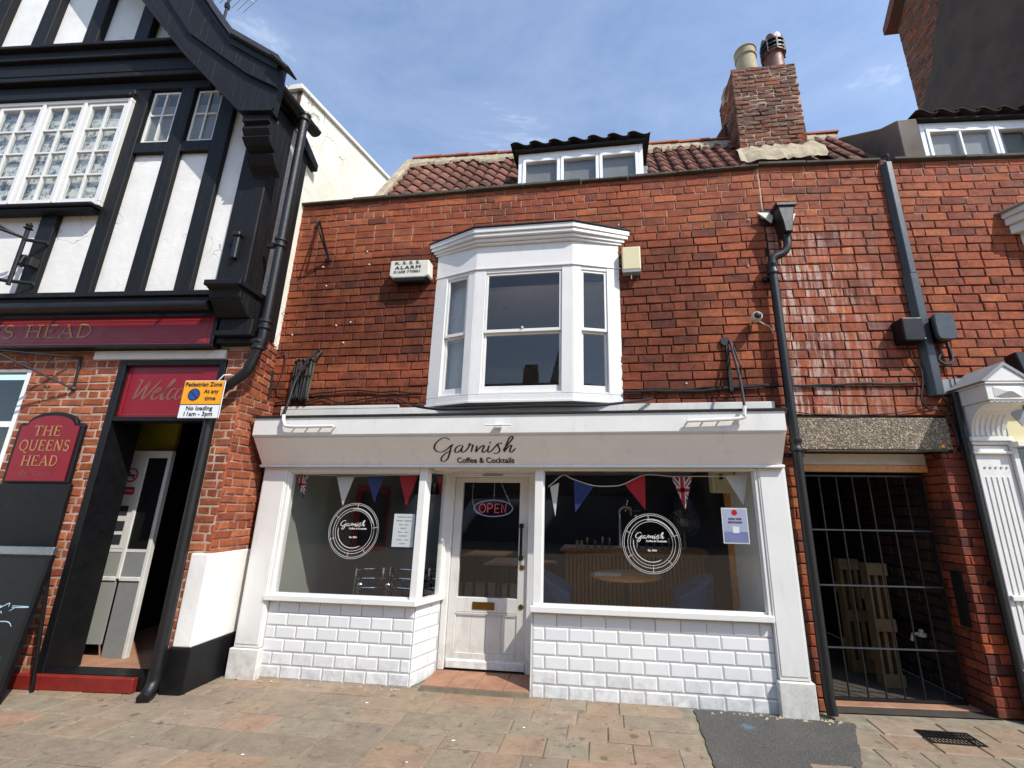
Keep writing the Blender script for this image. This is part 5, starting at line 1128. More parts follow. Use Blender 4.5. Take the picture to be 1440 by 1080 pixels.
nb = MB().box(-1.710, -1.530, yi + .008, yi + .012, 1.58, 1.66).build('red_notice', 'sign_red', INN); m = MB(); put_text(m, 'NO SMOKING', .15, .026, -1.620, yi + .006, 1.607, 'CENTER'); m.build('lettering', 'paper', INN)
INN.location.x += .09
for z in (1.06, 1.2, 1.36): MB().box(-1.700 + .01, -1.550, yi + .008, yi + .012, z, z + .10).build('notice', 'ink', INN)
m = MB(); put_text(m, 'HAPPY HOUR', .15, .022, -1.335, yi + .009, 1.52, 'CENTER'); 
# fascia sign
sg = thing('pub_sign', 'long dark red pub fascia sign with gold lettering THE QUEENS HEAD', 'sign', FP, (-2.0, -.1, 3.07))
MB().box(-5.2, -.36, -.10, -.002, 3.095, 3.40).build('board', 'pub_red', sg)
MB().box(-5.2, -.32, -.115, -.0, 3.062, 3.094).box(-5.2, -.32, -.115, 0, 3.401, 3.43).box(-.358, -.32, -.115, 0, 3.0945, 3.4005).build('frame', 'black', sg, bevel=.004)
m = MB(); m.box(-5.2, -.42, -.103, -.1005, 3.36, 3.366).box(-5.2, -.42, -.103, -.1005, 3.128, 3.134).box(-.426, -.42, -.103, -.1005, 3.134, 3.36); m.build('gold_line', 'gold_dim', sg)
m = MB(); Ms = lambda a, b, c: (a, -.1005 - c, b)
serif_word(m, 'THE QUEENS HEAD', -4.40, 3.175, .155, 2.72, Ms); m.build('lettering', 'gold', sg)
tl = thing('trough_light', 'black tubular trough light mounted along the top of the pub sign', 'light', FP, (-1.5, -.25, 3.4))
MB().tube([(-5.2, -.24, 3.455), (-.36, -.24, 3.455)], .052, 14).build('tube', 'black', tl, smooth=True); MB().tube([(-.36, -.24, 3.455), (-.32, -.24, 3.455)], .056, 14).build('end_cap', 'black', tl, smooth=True)
for u in (-2.1, -.9): MB().box(u, u + .03, -.24, -.0, 3.50, 3.52).build('arm', 'black', tl)
# jetty beams and upper storey
J = .15
m = MB().box(-6.5, -.30, -.17, .2, 3.53, 3.60).box(-6.5, -.30, -.20, .2, 3.602, 3.66); m.box(-6.5, -.05, -.05, .2, 3.432, 3.528); m.build('jetty_beam', 'timber_black', pub, bevel=.006)
m = MB().prism([(-6.5, 3.662), (-.06, 3.662), (-.06, 6.0), (-.45, 6.45), (-.95, 7.1), (-2.6, 9.2), (-6.5, 9.2)], -J + .02, .25, 'y'); UW = m.build('upper_wall', 'plaster', pub)
def beam(x0, x1, z0, z1, p=.035, nm='timber'):
    b = MB(); j = [random.uniform(-.008, .008) for _ in range(4)]
    b.prism([(x0 + j[0], z0), (x1 + j[1], z0), (x1 + j[2], z1), (x0 + j[3], z1)], -J - p, -J + .019, 'y'); return b.build(nm, 'timber_black', UW, bevel=.006)
for x0, x1, z1 in ((-6.48, -6.2, 6.42), (-5.4, -5.2, 6.42), (-4.45, -4.27, 4.66), (-3.55, -3.37, 4.66), (-2.63, -2.44, 4.66), (-1.945, -1.765, 6.40), (-1.37, -1.19, 6.42), (-.826, -.643, 6.40)): beam(x0, x1, 3.66, z1)
beam(-1.77, -1.37, 5.465, 5.615, .03, 'rail'); beam(-1.19, -.826, 5.465, 5.615, .03, 'rail')
cpst = MB().box(-.365, -.035, -J - .05, .06, 3.66, 6.0).build('corner_post', 'timber_black', UW, bevel=.01)
MB().box(-.28, -.06, .065, .40, 3.3, 6.02).build('side_boarding', 'timber_black', UW)
# big window
SZ0, SZ1 = 4.765, 6.20
m = MB().box(-5.2, -1.93, -.30, -J, 4.675, 4.72).box(-5.2, -1.95, -.27, -J, 4.635, 4.673); m.build('window_sill', 'timber_black', pub, bevel=.012)
WY = -.20
xs = [(-4.30, -3.70), (-3.67, -3.07), (-3.04, -2.53), (-2.50, -1.96)]
big = MB(); big.box(-5.0, -1.925, WY - .03, WY + .06, 4.722, 4.775).box(-5.0, -1.925, WY - .03, WY + .06, 6.19, 6.235)
for u in (-4.33, -3.685, -3.055, -2.515): big.box(u - .02, u + .02, WY - .03, WY + .06, 4.776, 6.189)
big.box(-1.965, -1.925, WY - .03, WY + .06, 4.776, 6.189); BW = big.build('mullioned_window', 'white', pub, bevel=.004)
for a, b_ in xs:
    a += .022; b_ -= .022 if b_ > -2 else .0; cs = MB(); q = .04
    cs.box(a, a + q, WY - .015, WY + .03, 4.78, 6.185).box(b_ - q, b_, WY - .015, WY + .03, 4.78, 6.185).box(a + q, b_ - q, WY - .015, WY + .03, 4.78, 4.83).box(a + q, b_ - q, WY - .015, WY + .03, 6.14, 6.185)
    cw = cs.build('casement', 'white', BW, bevel=.003); mid = (a + b_) / 2; zs = [4.83 + k * (6.14 - 4.83) / 4 for k in range(5)]
    g = MB().box(mid - .011, mid + .011, WY - .012, WY + .02, 4.831, 6.139)
    for z in zs[1:4]: g.box(a + q + .001, mid - .0115, WY - .011, WY + .02, z - .011, z + .011).box(mid + .0115, b_ - q - .001, WY - .011, WY + .02, z - .011, z + .011)
    BW2 = g.build('glazing_bar', 'white', cw)
    for k in range(4):
        for c0, c1 in ((a + q, mid - .011), (mid + .011, b_ - q)):
            p_ = MB().box(c0, c1, WY + .004, WY + .008, zs[k] + .011, zs[k + 1] - .011).build('pane', 'glass_old', BW)
            p_.rotation_euler = (0, 0, 0)
    MB().box(a, b_, WY + .055, WY + .058, 4.79, 6.12).build('lace_curtain', 'lace', BW)
# small windows
for x0, x1 in ((-1.735, -1.385), (-1.16, -.835)):
    y0 = -J - .01; z0, z1 = 5.62, 6.37; f = MB(); q = .028
    f.box(x0, x0 + q, y0, y0 + .03, z0, z1).box(x1 - q, x1, y0, y0 + .03, z0, z1).box(x0 + q, x1 - q, y0, y0 + .03, z0, z0 + q).box(x0 + q, x1 - q, y0, y0 + .03, z1 - q, z1)
    sw = f.build('small_window', 'white_worn', pub, bevel=.003); mid = (x0 + x1) / 2; zm = z0 + .40
    MB().box(mid - .011, mid + .011, y0 - .004, y0 + .025, z0 + q, z1 - q).box(x0 + q, mid - .0115, y0 - .003, y0 + .025, zm - .011, zm + .011).box(mid + .0115, x1 - q, y0 - .003, y0 + .025, zm - .011, zm + .011).build('glazing_bar', 'white_worn', sw)
    for c0, c1 in ((x0 + q, mid - .011), (mid + .011, x1 - q)):
        for e0, e1 in ((z0 + q, zm - .011), (zm + .011, z1 - q)): MB().box(c0, c1, y0 + .008, y0 + .011, e0, e1).build('pane', 'glass_old', sw)
    MB().box(x0 + .01, x1 - .01, y0 + .026, y0 + .029, z0, z1 - .19).build('net_curtain', 'dark_room', sw); MB().box(x0 + .01, x1 - .01, y0 + .0262, y0 + .029, z1 - .185, z1 - .03).build('dark_room_behind', 'felt', sw)
# gable beam with mouldings, upper gable
m = MB().box(-6.5, -1.0, -.19, -.10, 6.40, 6.52); m.build('head_beam', 'timber_black', pub, bevel=.01)
m = MB().box(-6.5, -1.93, -.26, -J, 6.24, 6.30).box(-6.5, -1.93, -.22, -J, 6.301, 6.38); m.build('window_head', 'timber_black', pub, bevel=.01)
m = MB()
for d, a, b_ in ((.26, 6.53, 6.60), (.20, 6.602, 6.66), (.22, 6.662, 6.86), (.27, 6.862, 6.90), (.24, 6.902, 7.03), (.30, 7.032, 7.08), (.26, 7.082, 7.14)): m.box(-6.5, -.75, -d, .0, a, b_)
m.build('gable_beam', 'timber_black', pub, bevel=.008)
for x0, x1 in ((-6.48, -6.3), (-5.8, -5.62), (-5.08, -4.9), (-4.35, -4.16), (-3.62, -3.43), (-2.90, -2.71), (-2.19, -2.0)): beam(x0, x1, 7.10, 9.1, .06)
# bargeboard (right half in view, left half mirrored about the ridge)
YB0, YB1 = -.52, -.44
low = [(-4.2, 10.25), (-1.83, 7.40), (-1.06, 6.48), (-.21, 5.60)]; upp = [(.10, 5.94), (-.71, 6.45), (-1.69, 7.41), (-4.2, 10.75)]
upp2 = [(.09, 6.19), (-.49, 6.62), (-1.0, 7.35), (-4.2, 11.6)]
def strip(a, b_, y0, y1, nm, mat='timber_black', par=None, bev=.01):
    m = MB(); n = min(len(a), len(b_))
    for k in range(n - 1): m.prism([a[k], a[k + 1], b_[k + 1], b_[k]], y0, y1, 'y')
    return m.build(nm, mat, par or pub, bevel=0)
lo = [(-4.2, 10.25), (-1.83, 7.40), (-1.06, 6.48), (-.21, 5.60), (.16, 5.585)]; mi = [(-4.2, 11.0), (-1.90, 7.95), (-1.02, 6.74), (-.20, 6.09), (.17, 5.88)]; hi = [(-4.2, 11.6), (-1.55, 8.15), (-.97, 7.30), (-.47, 6.62), (.16, 6.20)]
BG = strip(lo, mi, YB0, YB1, 'bargeboard')
strip([(p[0], p[1] + .004) for p in mi], hi, YB0 - .035, YB1, 'upper_board', par=BG)
m = MB()
for k in range(4):
    (x0, z0), (x1, z1) = lo[k], lo[k + 1]; m.prism([(x0, z0), (x1, z1), (x1 + .02, z1 + .035), (x0 + .02, z0 + .035)], YB0 - .02, YB0 - .001, 'y')
    (x0, z0), (x1, z1) = hi[k], hi[k + 1]; m.prism([(x0, z0 - .10), (x1, z1 - .10), (x1, z1 - .04), (x0, z0 - .04)], YB0 - .06, YB0 - .036, 'y')
m.build('moulding', 'timber_black', BG)
strip([(-8.2 - p[0] * 1 + -.2, p[1]) for p in lo], [(-8.4 - p[0], p[1]) for p in hi], YB0, YB1, 'bargeboard')
# roof slopes behind the bargeboard
top = [(x, z + .012) for x, z in hi] ; top2 = [(p[0] + .03, p[1] + .06) for p in hi]
top[-1] = (.165, 6.20); top2[-1] = (.18, 6.25)
yb_ = Pl((-3.8, -.36, 0)).y
strip(top, top2, YB0 - .10, YB1, 'roof_edge', 'roof_slate'); strip([(p[0], p[1] - .08) for p in hi[:-1]] + [(.05, 6.12)], [(p[0], p[1] - .02) for p in hi[:-1]] + [(.06, 6.17)], YB1 + .001, yb_, 'roof_covering', 'roof_slate'); strip([(.10, 6.255), (.33, 6.03)], [(.11, 6.275), (.35, 6.04)], YB0 - .13, YB0 + .02, 'eaves_tip', 'roof_slate'); strip([(-8.4 - p[0], p[1]) for p in top], [(-8.4 - p[0], p[1]) for p in top2], YB0 - .1, 3., 'roof_covering', 'roof_slate')
strip([(p[0], p[1] - .2) for p in hi[:-1]] + [(.0, 6.02)], [(p[0], p[1] - .09) for p in hi[:-1]] + [(.0, 6.1)], YB1 + .002, yb_ - .002, 'soffit', 'timber_black')
# bracket (corbel) carrying the foot of the bargeboard, and the console at the jetty corner
cr = [(-.0, 5.58), (-.0, 5.50)]
prof = [(-.50, 5.575), (-.50, 5.50), (-.46, 5.49), (-.48, 5.42), (-.44, 5.36), (-.46, 5.33), (-.40, 5.27), (-.33, 5.24), (-.36, 5.19), (-.30, 5.10), (-.22, 5.05), (-.20, 5.02), (-J - .052, 5.02), (-J - .052, 5.575)]
MB().prism(prof, -.18, .12, 'x').build('corbel', 'timber_black', pub, bevel=.006)
m = MB().prism([(-.36, 3.66), (-.36, 3.61), (-.31, 3.59), (-.30, 3.52), (-.22, 3.42), (-.15, 3.36), (.05, 3.36), (.05, 3.66)], -.30, .04, 'x').box(-.32, .07, -.37, .05, 3.62, 3.68).box(-.28, .10, -.16, .12, 3.16, 3.22).box(-.28, .08, -.13, .12, 3.221, 3.358)
m.build('corner_console', 'timber_black', pub, bevel=.008)
for z, d in ((3.10, .0),): MB().box(-.30, .09, -.10, .12, z, 3.158).build('corner_shelf', 'timber_black', pub, bevel=.006)
MB().box(-.22, -.16, -J - .10, -J - .051, 4.0, 4.28).box(-.235, -.145, -J - .12, -J - .051, 4.26, 4.31).build('lamp_hook', 'iron', pub, bevel=.01)
# flank wall, gutter and downpipe in world axes via the pub frame
fm = MB(); 
for q in [(-3.80, -.345, 3.27), (-3.80, .0, 3.27), (-3.80, 3.2, 3.9), (-3.80, 3.2, 7.58), (-3.80, -.345, 6.72), (-4.1, -.345, 3.27), (-4.1, 0., 3.27), (-4.1, 3.2, 3.9), (-4.1, 3.2, 7.58), (-4.1, -.345, 6.72)]: fm.v.append(tuple(Pl(q)))
fm.f = [(0, 1, 2, 3, 4), (9, 8, 7, 6, 5), (0, 5, 6, 1), (1, 6, 7, 2), (2, 7, 8, 3), (3, 8, 9, 4), (4, 9, 5, 0)]
FLK = fm.build('flank_wall', 'flank', pub)
cm = MB(); ring = [(-3.765, 0), (-3.765, .055), (-3.80, .09), (-4.1, .09), (-4.13, .055), (-4.13, 0)]
v = [tuple(Pl((x, -.40, 6.715 + h))) for x, h in ring] + [tuple(Pl((x, 3.2, 7.59 + h))) for x, h in ring]; n = len(ring)
cm.add(v, [tuple(range(n)), tuple(range(2 * n - 1, n - 1, -1))] + [(i, (i + 1) % n, n + (i + 1) % n, n + i) for i in range(n)]); cm.build('coping', 'flank', FLK, bevel=.008)
MB().add([tuple(Pl(q)) for q in [(-3.86, -.36, 6.2), (-3.80, -.36, 6.2), (-3.80, -.36, 6.72), (-3.86, -.36, 6.72), (-3.86, -.34, 6.2), (-3.80, -.34, 6.2), (-3.80, -.34, 6.72), (-3.86, -.34, 6.72)]], [(0, 1, 2, 3), (7, 6, 5, 4), (0, 4, 5, 1), (2, 6, 7, 3)]).build('exposed_brick_end', 'chimney_brick', FLK)
gp = thing('drainpipe', 'black gutter and cranked drainpipe at the corner of the timbered pub', 'drainpipe', FP, (.16, -.1, GZ))
ga, gb = Pl((-3.575, -.93, 6.10)), Pl((-3.575, -.27, 6.12))
m = MB(); n = 9; v = []
for p in (ga, gb):
    for k in range(n):
        a = math.pi + math.pi * k / (n - 1); v.append((p.x + .075 * math.cos(a), p.y, p.z + .075 * math.sin(a)))
    for k in range(n):
        a = 2 * math.pi - math.pi * k / (n - 1); v.append((p.x + .066 * math.cos(a), p.y, p.z + .066 * math.sin(a)))
q = 2 * n; m.add(v, [tuple(range(q)), tuple(range(2 * q - 1, q - 1, -1))] + [(i, (i + 1) % q, q + (i + 1) % q, q + i) for i in range(q)]); m.build('gutter', 'iron', gp, smooth=True)
gu, gy = .20, -.10
pp = [(gu, gy, 5.98), (gu, gy, 3.24)]
MB().tube(pp, .045, 14).build('upper_pipe', 'iron', gp, smooth=True)
MB().tube(smooth_path([(gu, gy, 3.26), (gu - .005, gy, 3.12), (gu - .05, gy, 2.95), (gu - .10, gy, 2.80), (gu - .2, gy, 2.70), (gu - .30, gy, 2.62), (gu - .37, gy, 2.52), (gu - .385, gy, 2.40)], 6), .045, 14).build('offset_bend', 'iron', gp, smooth=True)
MB().tube([(gu - .385, gy, 2.44), (gu - .385, gy, .10)], .045, 14).build('lower_pipe', 'iron', gp, smooth=True)
MB().tube(smooth_path([(gu - .385, gy, .12), (gu - .385, gy, .02), (gu - .37, gy - .05, -.05), (gu - .36, gy - .10, -.075)], 5), [.05] * 16, 14).build('shoe', 'iron', gp, smooth=True)
for z in (5.9, 4.2, 3.24, 3.02): MB().lathe([(.047, 0), (.062, .01), (.062, .035), (.05, .045), (.05, .07), (.062, .08), (.062, .105), (.047, .115)], (gu if z != 3.02 else gu - .03, gy, z), 16).build('collar', 'iron', gp, smooth=True)
MB().box(gu - .16, gu - .04, -.10, -.06, 4.22, 4.27).build('bracket', 'iron', gp)
fb = thing('timber_end', 'short black timber end jutting from the cream flank wall', 'timber', FP, tuple(Pl((-3.78, -.05, 5.9))))
a_, b_ = Pl((-3.79, -.32, 5.92)), Pl((-3.79, .02, 5.80)); MB().prism([(a_.y, a_.z), (b_.y, b_.z), (b_.y, b_.z + .10), (a_.y, a_.z + .16)], a_.x, a_.x + .10, 'x').build('block', 'timber_black', fb)
# plaque
pq = thing('pub_plaque', 'dark red arched plaque lettered THE QUEENS HEAD above a black panel', 'plaque', FP, (-1.9, -.05, 1.1))
arch = [(-2.27, 2.25), (-2.24, 2.27)] + [(-1.915 + .27 * math.cos(a), 2.27 + .115 * math.sin(a)) for a in [math.pi - math.pi * k / 12 for k in range(13)]] + [(-1.59, 2.27), (-1.56, 2.25)]
MB().prism([(-2.27, 1.67)] + arch + [(-1.56, 1.67)], -.045, -.008, 'y').build('backing', 'black', pq, bevel=.005)
ins = [(-2.23, 2.235)] + [(-1.915 + .25 * math.cos(a), 2.245 + .10 * math.sin(a)) for a in [math.pi - math.pi * k / 12 for k in range(13)]] + [(-1.60, 2.235)]
MB().prism([(-2.23, 1.69)] + ins + [(-1.60, 1.69)], -.052, -.046, 'y').build('red_face', 'pub_red', pq)
MB().box(-2.27, -1.53, -.05, -.008, 1.06, 1.665).build('black_panel', 'black', pq, bevel=.006)
m = MB(); Mp = lambda a, b, c: (a, -.0525 - c, b)
serif_word(m, 'THE', -2.075, 2.135, .105, .31, Mp); serif_word(m, 'QUEENS', -2.185, 1.985, .11, .555, Mp); serif_word(m, 'HEAD', -2.11, 1.835, .105, .40, Mp); m.build('lettering', 'gold', pq)
m = MB(); put_text(m, 'Bar', .10, .06, -2.09, 0, 1.735, shear=.3, maps=Mp); put_text(m, 'Tavern', .19, .045, -1.95, 0, 1.735, shear=.3, maps=Mp); m.build('small_lettering', 'gold_dim', pq)
# pedestrian zone sign
zs = thing('parking_sign', 'yellow and white pedestrian zone no loading sign on the pub corner', 'sign', FP, (-.25, -.16, 2.29))
MB().box(-.462, -.040, -.172, -.160, 2.295, 2.675).build('plate', 'paper', zs, bevel=.004)
MB().box(-.456, -.046, -.1745, -.1722, 2.435, 2.67).build('yellow_face', 'amber', zs)
m = MB()
for a, b_, c_, d in ((-.458, -.044, 2.428, 2.434), (-.460, -.456, 2.298, 2.672), (-.046, -.042, 2.298, 2.672)): m.box(a, b_, -.1735, -.1722, c_, d)
Mz = lambda a, b, c: (a, -.175 - c, b); Mz2 = lambda a, b, c: (a, -.1725 - c, b)
put_text(m, 'Pedestrian Zone', .375, .042, -.44, 0, 2.615, bold=.0014, maps=Mz); put_text(m, 'At any', .15, .040, -.235, 0, 2.545, bold=.0014, maps=Mz); put_text(m, 'time', .11, .040, -.215, 0, 2.475, bold=.0014, maps=Mz)
put_text(m, 'No loading', .27, .042, -.25, 0, 2.375, 'CENTER', bold=.0014, maps=Mz2); put_text(m, '11am - 3pm', .29, .042, -.25, 0, 2.318, 'CENTER', bold=.0014, maps=Mz2); m.build('lettering', 'ink', zs)
MB().lathe([(.062, 0), (.062, -.002)], (-.335, -.1745, 2.53), 26, 'y').build('red_disc', 'ink', zs); MB().lathe([(.050, -.002), (.050, -.0032)], (-.335, -.1745, 2.53), 26, 'y').build('blue_disc', 'sign_blue', zs)
m = MB(); m.prism([(-.335 - .042, 2.53 + .032), (-.335 - .032, 2.53 + .042), (-.335 + .042, 2.53 - .032), (-.335 + .032, 2.53 - .042)], -.1792, -.178, 'y'); m.build('slash', 'ink', zs)
MB().tube([(-.19, -.14, 2.62), (-.10, -.14, 2.74), (-.06, -.1, 2.76)], .006).build('strap', 'paper', zs); MB().box(-.30, -.10, -.16, -.14, 2.45, 2.48).build('clip', 'alu', zs)
# wrought-iron sign bracket (lower) and hanging-sign ironwork (upper)
b2 = thing('wall_bracket', 'scrolled black iron basket bracket on the pub brickwork by the window', 'bracket', FP, (-2.1, -.2, 2.7))
m = MB().tube([(-1.86, -.01, 3.0), (-1.84, -.012, 2.64)], .012).tube([(-1.86, -.02, 2.98), (-2.38, -.35, 2.95)], .011).tube([(-1.84, -.02, 2.64), (-2.36, -.34, 2.93)], .010)
sp = [(-2.38 + .05 * math.cos(a) * (1 - a / 12), -.35, 2.96 + .05 * math.sin(a) * (1 - a / 12)) for a in [k * .5 for k in range(20)]]; m.tube(sp, .009)
for t in (.3, .6): m.tube(smooth_path([(-1.86 - .52 * t, -.02 - .33 * t, 2.975), (-1.90 - .5 * t, -.03 - .33 * t, 2.90), (-1.86 - .46 * t, -.02 - .3 * t, 2.86)], 4), .006)
m.build('frame', 'iron', b2); MB().lathe([(.025, 0), (.03, -.01), (.01, -.03)], (-1.84, -.005, 2.64), 10, 'y').build('boss', 'iron', b2)
hs = thing('hanging_sign', 'black wrought iron ring of a hanging sign on the timbered wall', 'sign', FP, (-2.9, -.3, 3.8))
C0 = Vector((-2.93, -.55, 4.06)); m = MB()
m.tube([(C0.x + .27 * math.cos(a * math.pi / 16), C0.y, C0.z + .27 * math.sin(a * math.pi / 16)) for a in range(32)], .022, 8, closed=True); m.build('ring', 'iron', hs, smooth=True)
MB().tube([(C0.x, C0.y, C0.z + .30), (C0.x + .38, -.30, C0.z + .20)], .016).tube([(-2.56, -.30, 3.70), (-2.56, -.30, 4.36)], .018).tube([(-2.56, -.30, 4.245), (-2.42, -.2, 4.265)], .02).tube([(-2.58, -.30, 3.75), (-2.42, -.2, 3.765)], .02).tube([(-3.2, -.6, 3.80), (-2.56, -.3, 3.74)], .02).build('arms', 'iron', hs)
MB().lathe([(.012, 0), (.04, .02), (.02, .04), (.03, .06), (.008, .10)], (-2.56, -.30, 4.36), 10).build('finial', 'iron', hs, smooth=True)
MB().tube(smooth_path([(-3.2, -.55, 4.36), (-3.0, -.5, 4.45), (-2.8, -.42, 4.38), (-2.66, -.33, 4.30)], 5), .014).build('scroll', 'iron', hs, smooth=True)
cf = thing('security_light', 'small black twin security light on the pub timber stud', 'light', FP, (-2.55, -.2, 4.0))
MB().prism([(-.30, 3.96), (-.24, 3.94), (-.22, 4.06), (-.28, 4.08)], -2.58, -2.52, 'x').build('lamp', 'iron', cf, bevel=.006); MB().box(-2.51, -2.44, -.27, -.19, 3.95, 4.05).build('sensor', 'iron', cf, bevel=.006)
# step strip, A-board
MB().box(-6.5, -.42, -.05, .0, GZ, .015).build('red_step', 'red_step', pub, bevel=.006); MB().box(-1.325, -.285, .001, .17, GZ + .01, .02).build('threshold', 'black', pub)
ab = thing('chalkboard', 'black chalkboard with pale top rail standing on paving by the pub', 'chalkboard', FP, (-1.9, -.3, GZ))
T = MB(); lean = .10
def AB(u0, u1, z0, z1, y0, y1):
    f = lambda z: lean * (1.09 - z) / 1.19
    return [(u0, y0 - f(z0), z0), (u1, y0 - f(z0), z0), (u1, y1 - f(z0), z0), (u0, y1 - f(z0), z0), (u0, y0 - f(z1), z1), (u1, y0 - f(z1), z1), (u1, y1 - f(z1), z1), (u0, y1 - f(z1), z1)]
BF = [(3, 2, 1, 0), (4, 5, 6, 7), (0, 1, 5, 4), (1, 2, 6, 5), (2, 3, 7, 6), (3, 0, 4, 7)]
MB().add(AB(-2.35, -1.27, GZ + .06, 1.03, -.25, -.235), BF).build('board', 'chalkboard', ab)
MB().add(AB(-2.38, -1.235, 1.03, 1.10, -.27, -.225), BF).build('top_rail', 'alu', ab, bevel=.008)
MB().add(AB(-2.38, -2.35, GZ, 1.03, -.265, -.225), BF).build('side_rail', 'black', ab, bevel=.004); MB().add(AB(-1.27, -1.235, GZ, 1.03, -.265, -.225), BF).build('side_rail', 'black', ab, bevel=.004); MB().add(AB(-2.35, -1.27, GZ + .02, GZ + .058, -.265, -.225), BF).build('bottom_rail', 'black', ab)
[MB().tube([(u_, -.23, 1.0), (u_, -.09, GZ)], .014, 6).build('back_leg', 'black', ab) for u_ in (-2.34, -1.28)]
m = MB(); rr = random.Random(5)
Mc = lambda a, b, c: (a, -.2515 - lean * (1.09 - b) / 1.19 - c, b)
for k in range(16):
    a, z = rr.uniform(-2.1, -1.4), rr.uniform(.12, .62); ribbon(m, [(q.x, q.y) for q in smooth_path([(a + rr.uniform(0, .05) * i * 1.6, z + rr.uniform(-.035, .035), 0) for i in range(5)], 4)], .007, Mc, .001)
for k in range(10): 
    a = -1.85 + k * .05; ribbon(m, [(a, .12), (a + .03, .24), (a + .05, .13)], .008, Mc, .001)
m.build('chalk_drawing', 'chalk', ab)
# aerial on the pub roof
an = thing('tv_aerial', 'thin television aerial standing on the pub roof against the sky', 'aerial', FP, (-2.5, 1.0, 9.0))
MB().tube([(-2.45, 1.0, 8.2), (-2.45, 1.0, 11.4)], .02).build('mast', 'iron', an); MB().tube([(-2.6, .7, 9.75), (-2.3, 1.3, 10.2)], .012).build('boom', 'alu', an)
for k in range(9):
    t = k / 8; c = Vector((-2.6 + .3 * t, .7 + .6 * t, 9.75 + .45 * t)); MB().tube([c + Vector((-.30, .12, -.05)), c + Vector((.30, -.12, .05))], .004, 5).build('element', 'alu', an)
MB().box(-2.475, -2.425, .97, 1.03, 9.60, 9.70).build('clamp', 'iron', an)

# ------------------------------------------------------------------ inside the cafe
bc = thing('bar_counter', 'wooden slatted bar counter inside the right window', 'bar', FS, (.4, 2.1, -.02))
MB().box(-.62, 1.38, 1.97, 2.6, .915, .955).build('counter_top', 'wood', bc, bevel=.006); MB().box(-.55, 1.36, 2.06, 2.5, -.02, .914).build('carcass', 'felt', bc); MB().box(-.56, 1.365, 2.03, 2.059, .86, .914).build('top_rail', 'wood_dark', bc)
x = -.55
while x < 1.34: MB().box(x, x + .036, 2.035, 2.0595, -.02, .858).build('slat', 'wood_dark', bc, bevel=.003); x += .054
tb_ = thing('bistro_table', 'round oak table on black pedestal behind the right window', 'table', FS, (.23, 1.05, -.02))
MB().lathe([(.395, 0), (.40, .01), (.40, .026), (.39, .032)], (.23, 1.05, .735), 32).build('top', 'wood', tb_, smooth=True); MB().lathe([(.22, 0), (.2, .02), (.05, .03), (.035, .05), (.035, .72), (.12, .735)], (.23, 1.05, -.02), 16).build('pedestal', 'black', tb_, smooth=True)
solo(MB().box(-.12, .17, .88, 1.08, .768, .775), 'menu', 'paper', 'white menu card lying on the round oak table', 'menu', FS, (0, 1, .768))
def tub_chair(x, y, a, lab):
    F = Frame((x, y, -.02), a); t = thing('tub_chair', lab, 'chair', F, (0, 0, 0), 'dark blue tub chairs')
    m = MB(); n = 18; v = []
    for k in range(n + 1):
        th = R(-20) + R(220) * k / n; hgt = .62 + .20 * math.sin(math.pi * k / n) ** 1.2
        for r_, z in ((.27, .40), (.32, hgt), (.27, hgt + .015), (.235, .42)): v.append((r_ * math.cos(th), r_ * math.sin(th), z))
    f = [(4 * k + i, 4 * k + 4 + i, 4 * k + 4 + (i + 1) % 4, 4 * k + (i + 1) % 4) for k in range(n) for i in range(4)] + [(0, 1, 2, 3), (4 * n + 3, 4 * n + 2, 4 * n + 1, 4 * n)]
    m.add(v, f).build('shell', 'velvet', t, smooth=True); MB().lathe([(.02, -.03), (.25, -.03), (.26, 0), (.25, .03), (.02, .035)], (0, 0, .42), 20).build('seat', 'velvet', t, smooth=True)
    for q in range(4):
        th = R(45 + 90 * q); MB().tube([(.16 * math.cos(th), .16 * math.sin(th), .39), (.25 * math.cos(th), .25 * math.sin(th), 0)], [.015, .010], 8).build('leg', 'black', t)
tub_chair(-.50, .95, R(90), 'dark blue velvet tub chair left of the round oak table'); tub_chair(.86, .95, R(-90), 'dark blue velvet tub chair right of the round oak table')
fn = thing('desk_fan', 'round white desk fan standing on the bar counter', 'fan', FS, (1.12, 2.25, .955))
MB().lathe([(.10, 0), (.10, .015), (.02, .03), (.018, .22), (.03, .24)], (1.12, 2.25, .956), 16).build('stand', 'alarm_white', fn, smooth=True); m = MB()
for r_ in (.20, .15, .10): m.tube([(1.12 + r_ * math.cos(k * math.pi / 14), 2.17, 1.325 + r_ * math.sin(k * math.pi / 14)) for k in range(28)], .004, 5, closed=True)
for k in range(16): m.tube([(1.12, 2.165, 1.325), (1.12 + .2 * math.cos(k * math.pi / 8), 2.17, 1.325 + .2 * math.sin(k * math.pi / 8))], .002, 4)
m.build('guard', 'alu', fn); MB().lathe([(.06, 0), (.065, .05), (.05, .12)], (1.12, 2.18, 1.325), 14, 'y').build('motor', 'alarm_white', fn, smooth=True)
for k in range(3):
    a = k * 2.094; c_, s_ = math.cos(a), math.sin(a); MB().add([(1.12 + r_ * c_ - t * s_, 2.19 + t * .3, 1.325 + r_ * s_ + t * c_) for r_, t in ((.03, -.02), (.18, -.06), (.18, .05), (.03, .02))], [(0, 1, 2, 3)]).build('blade', 'room_wall', fn)
bt_ = thing('beer_tap', 'chrome swan neck beer tap on the bar counter', 'beer tap', FS, (.25, 2.1, .955))
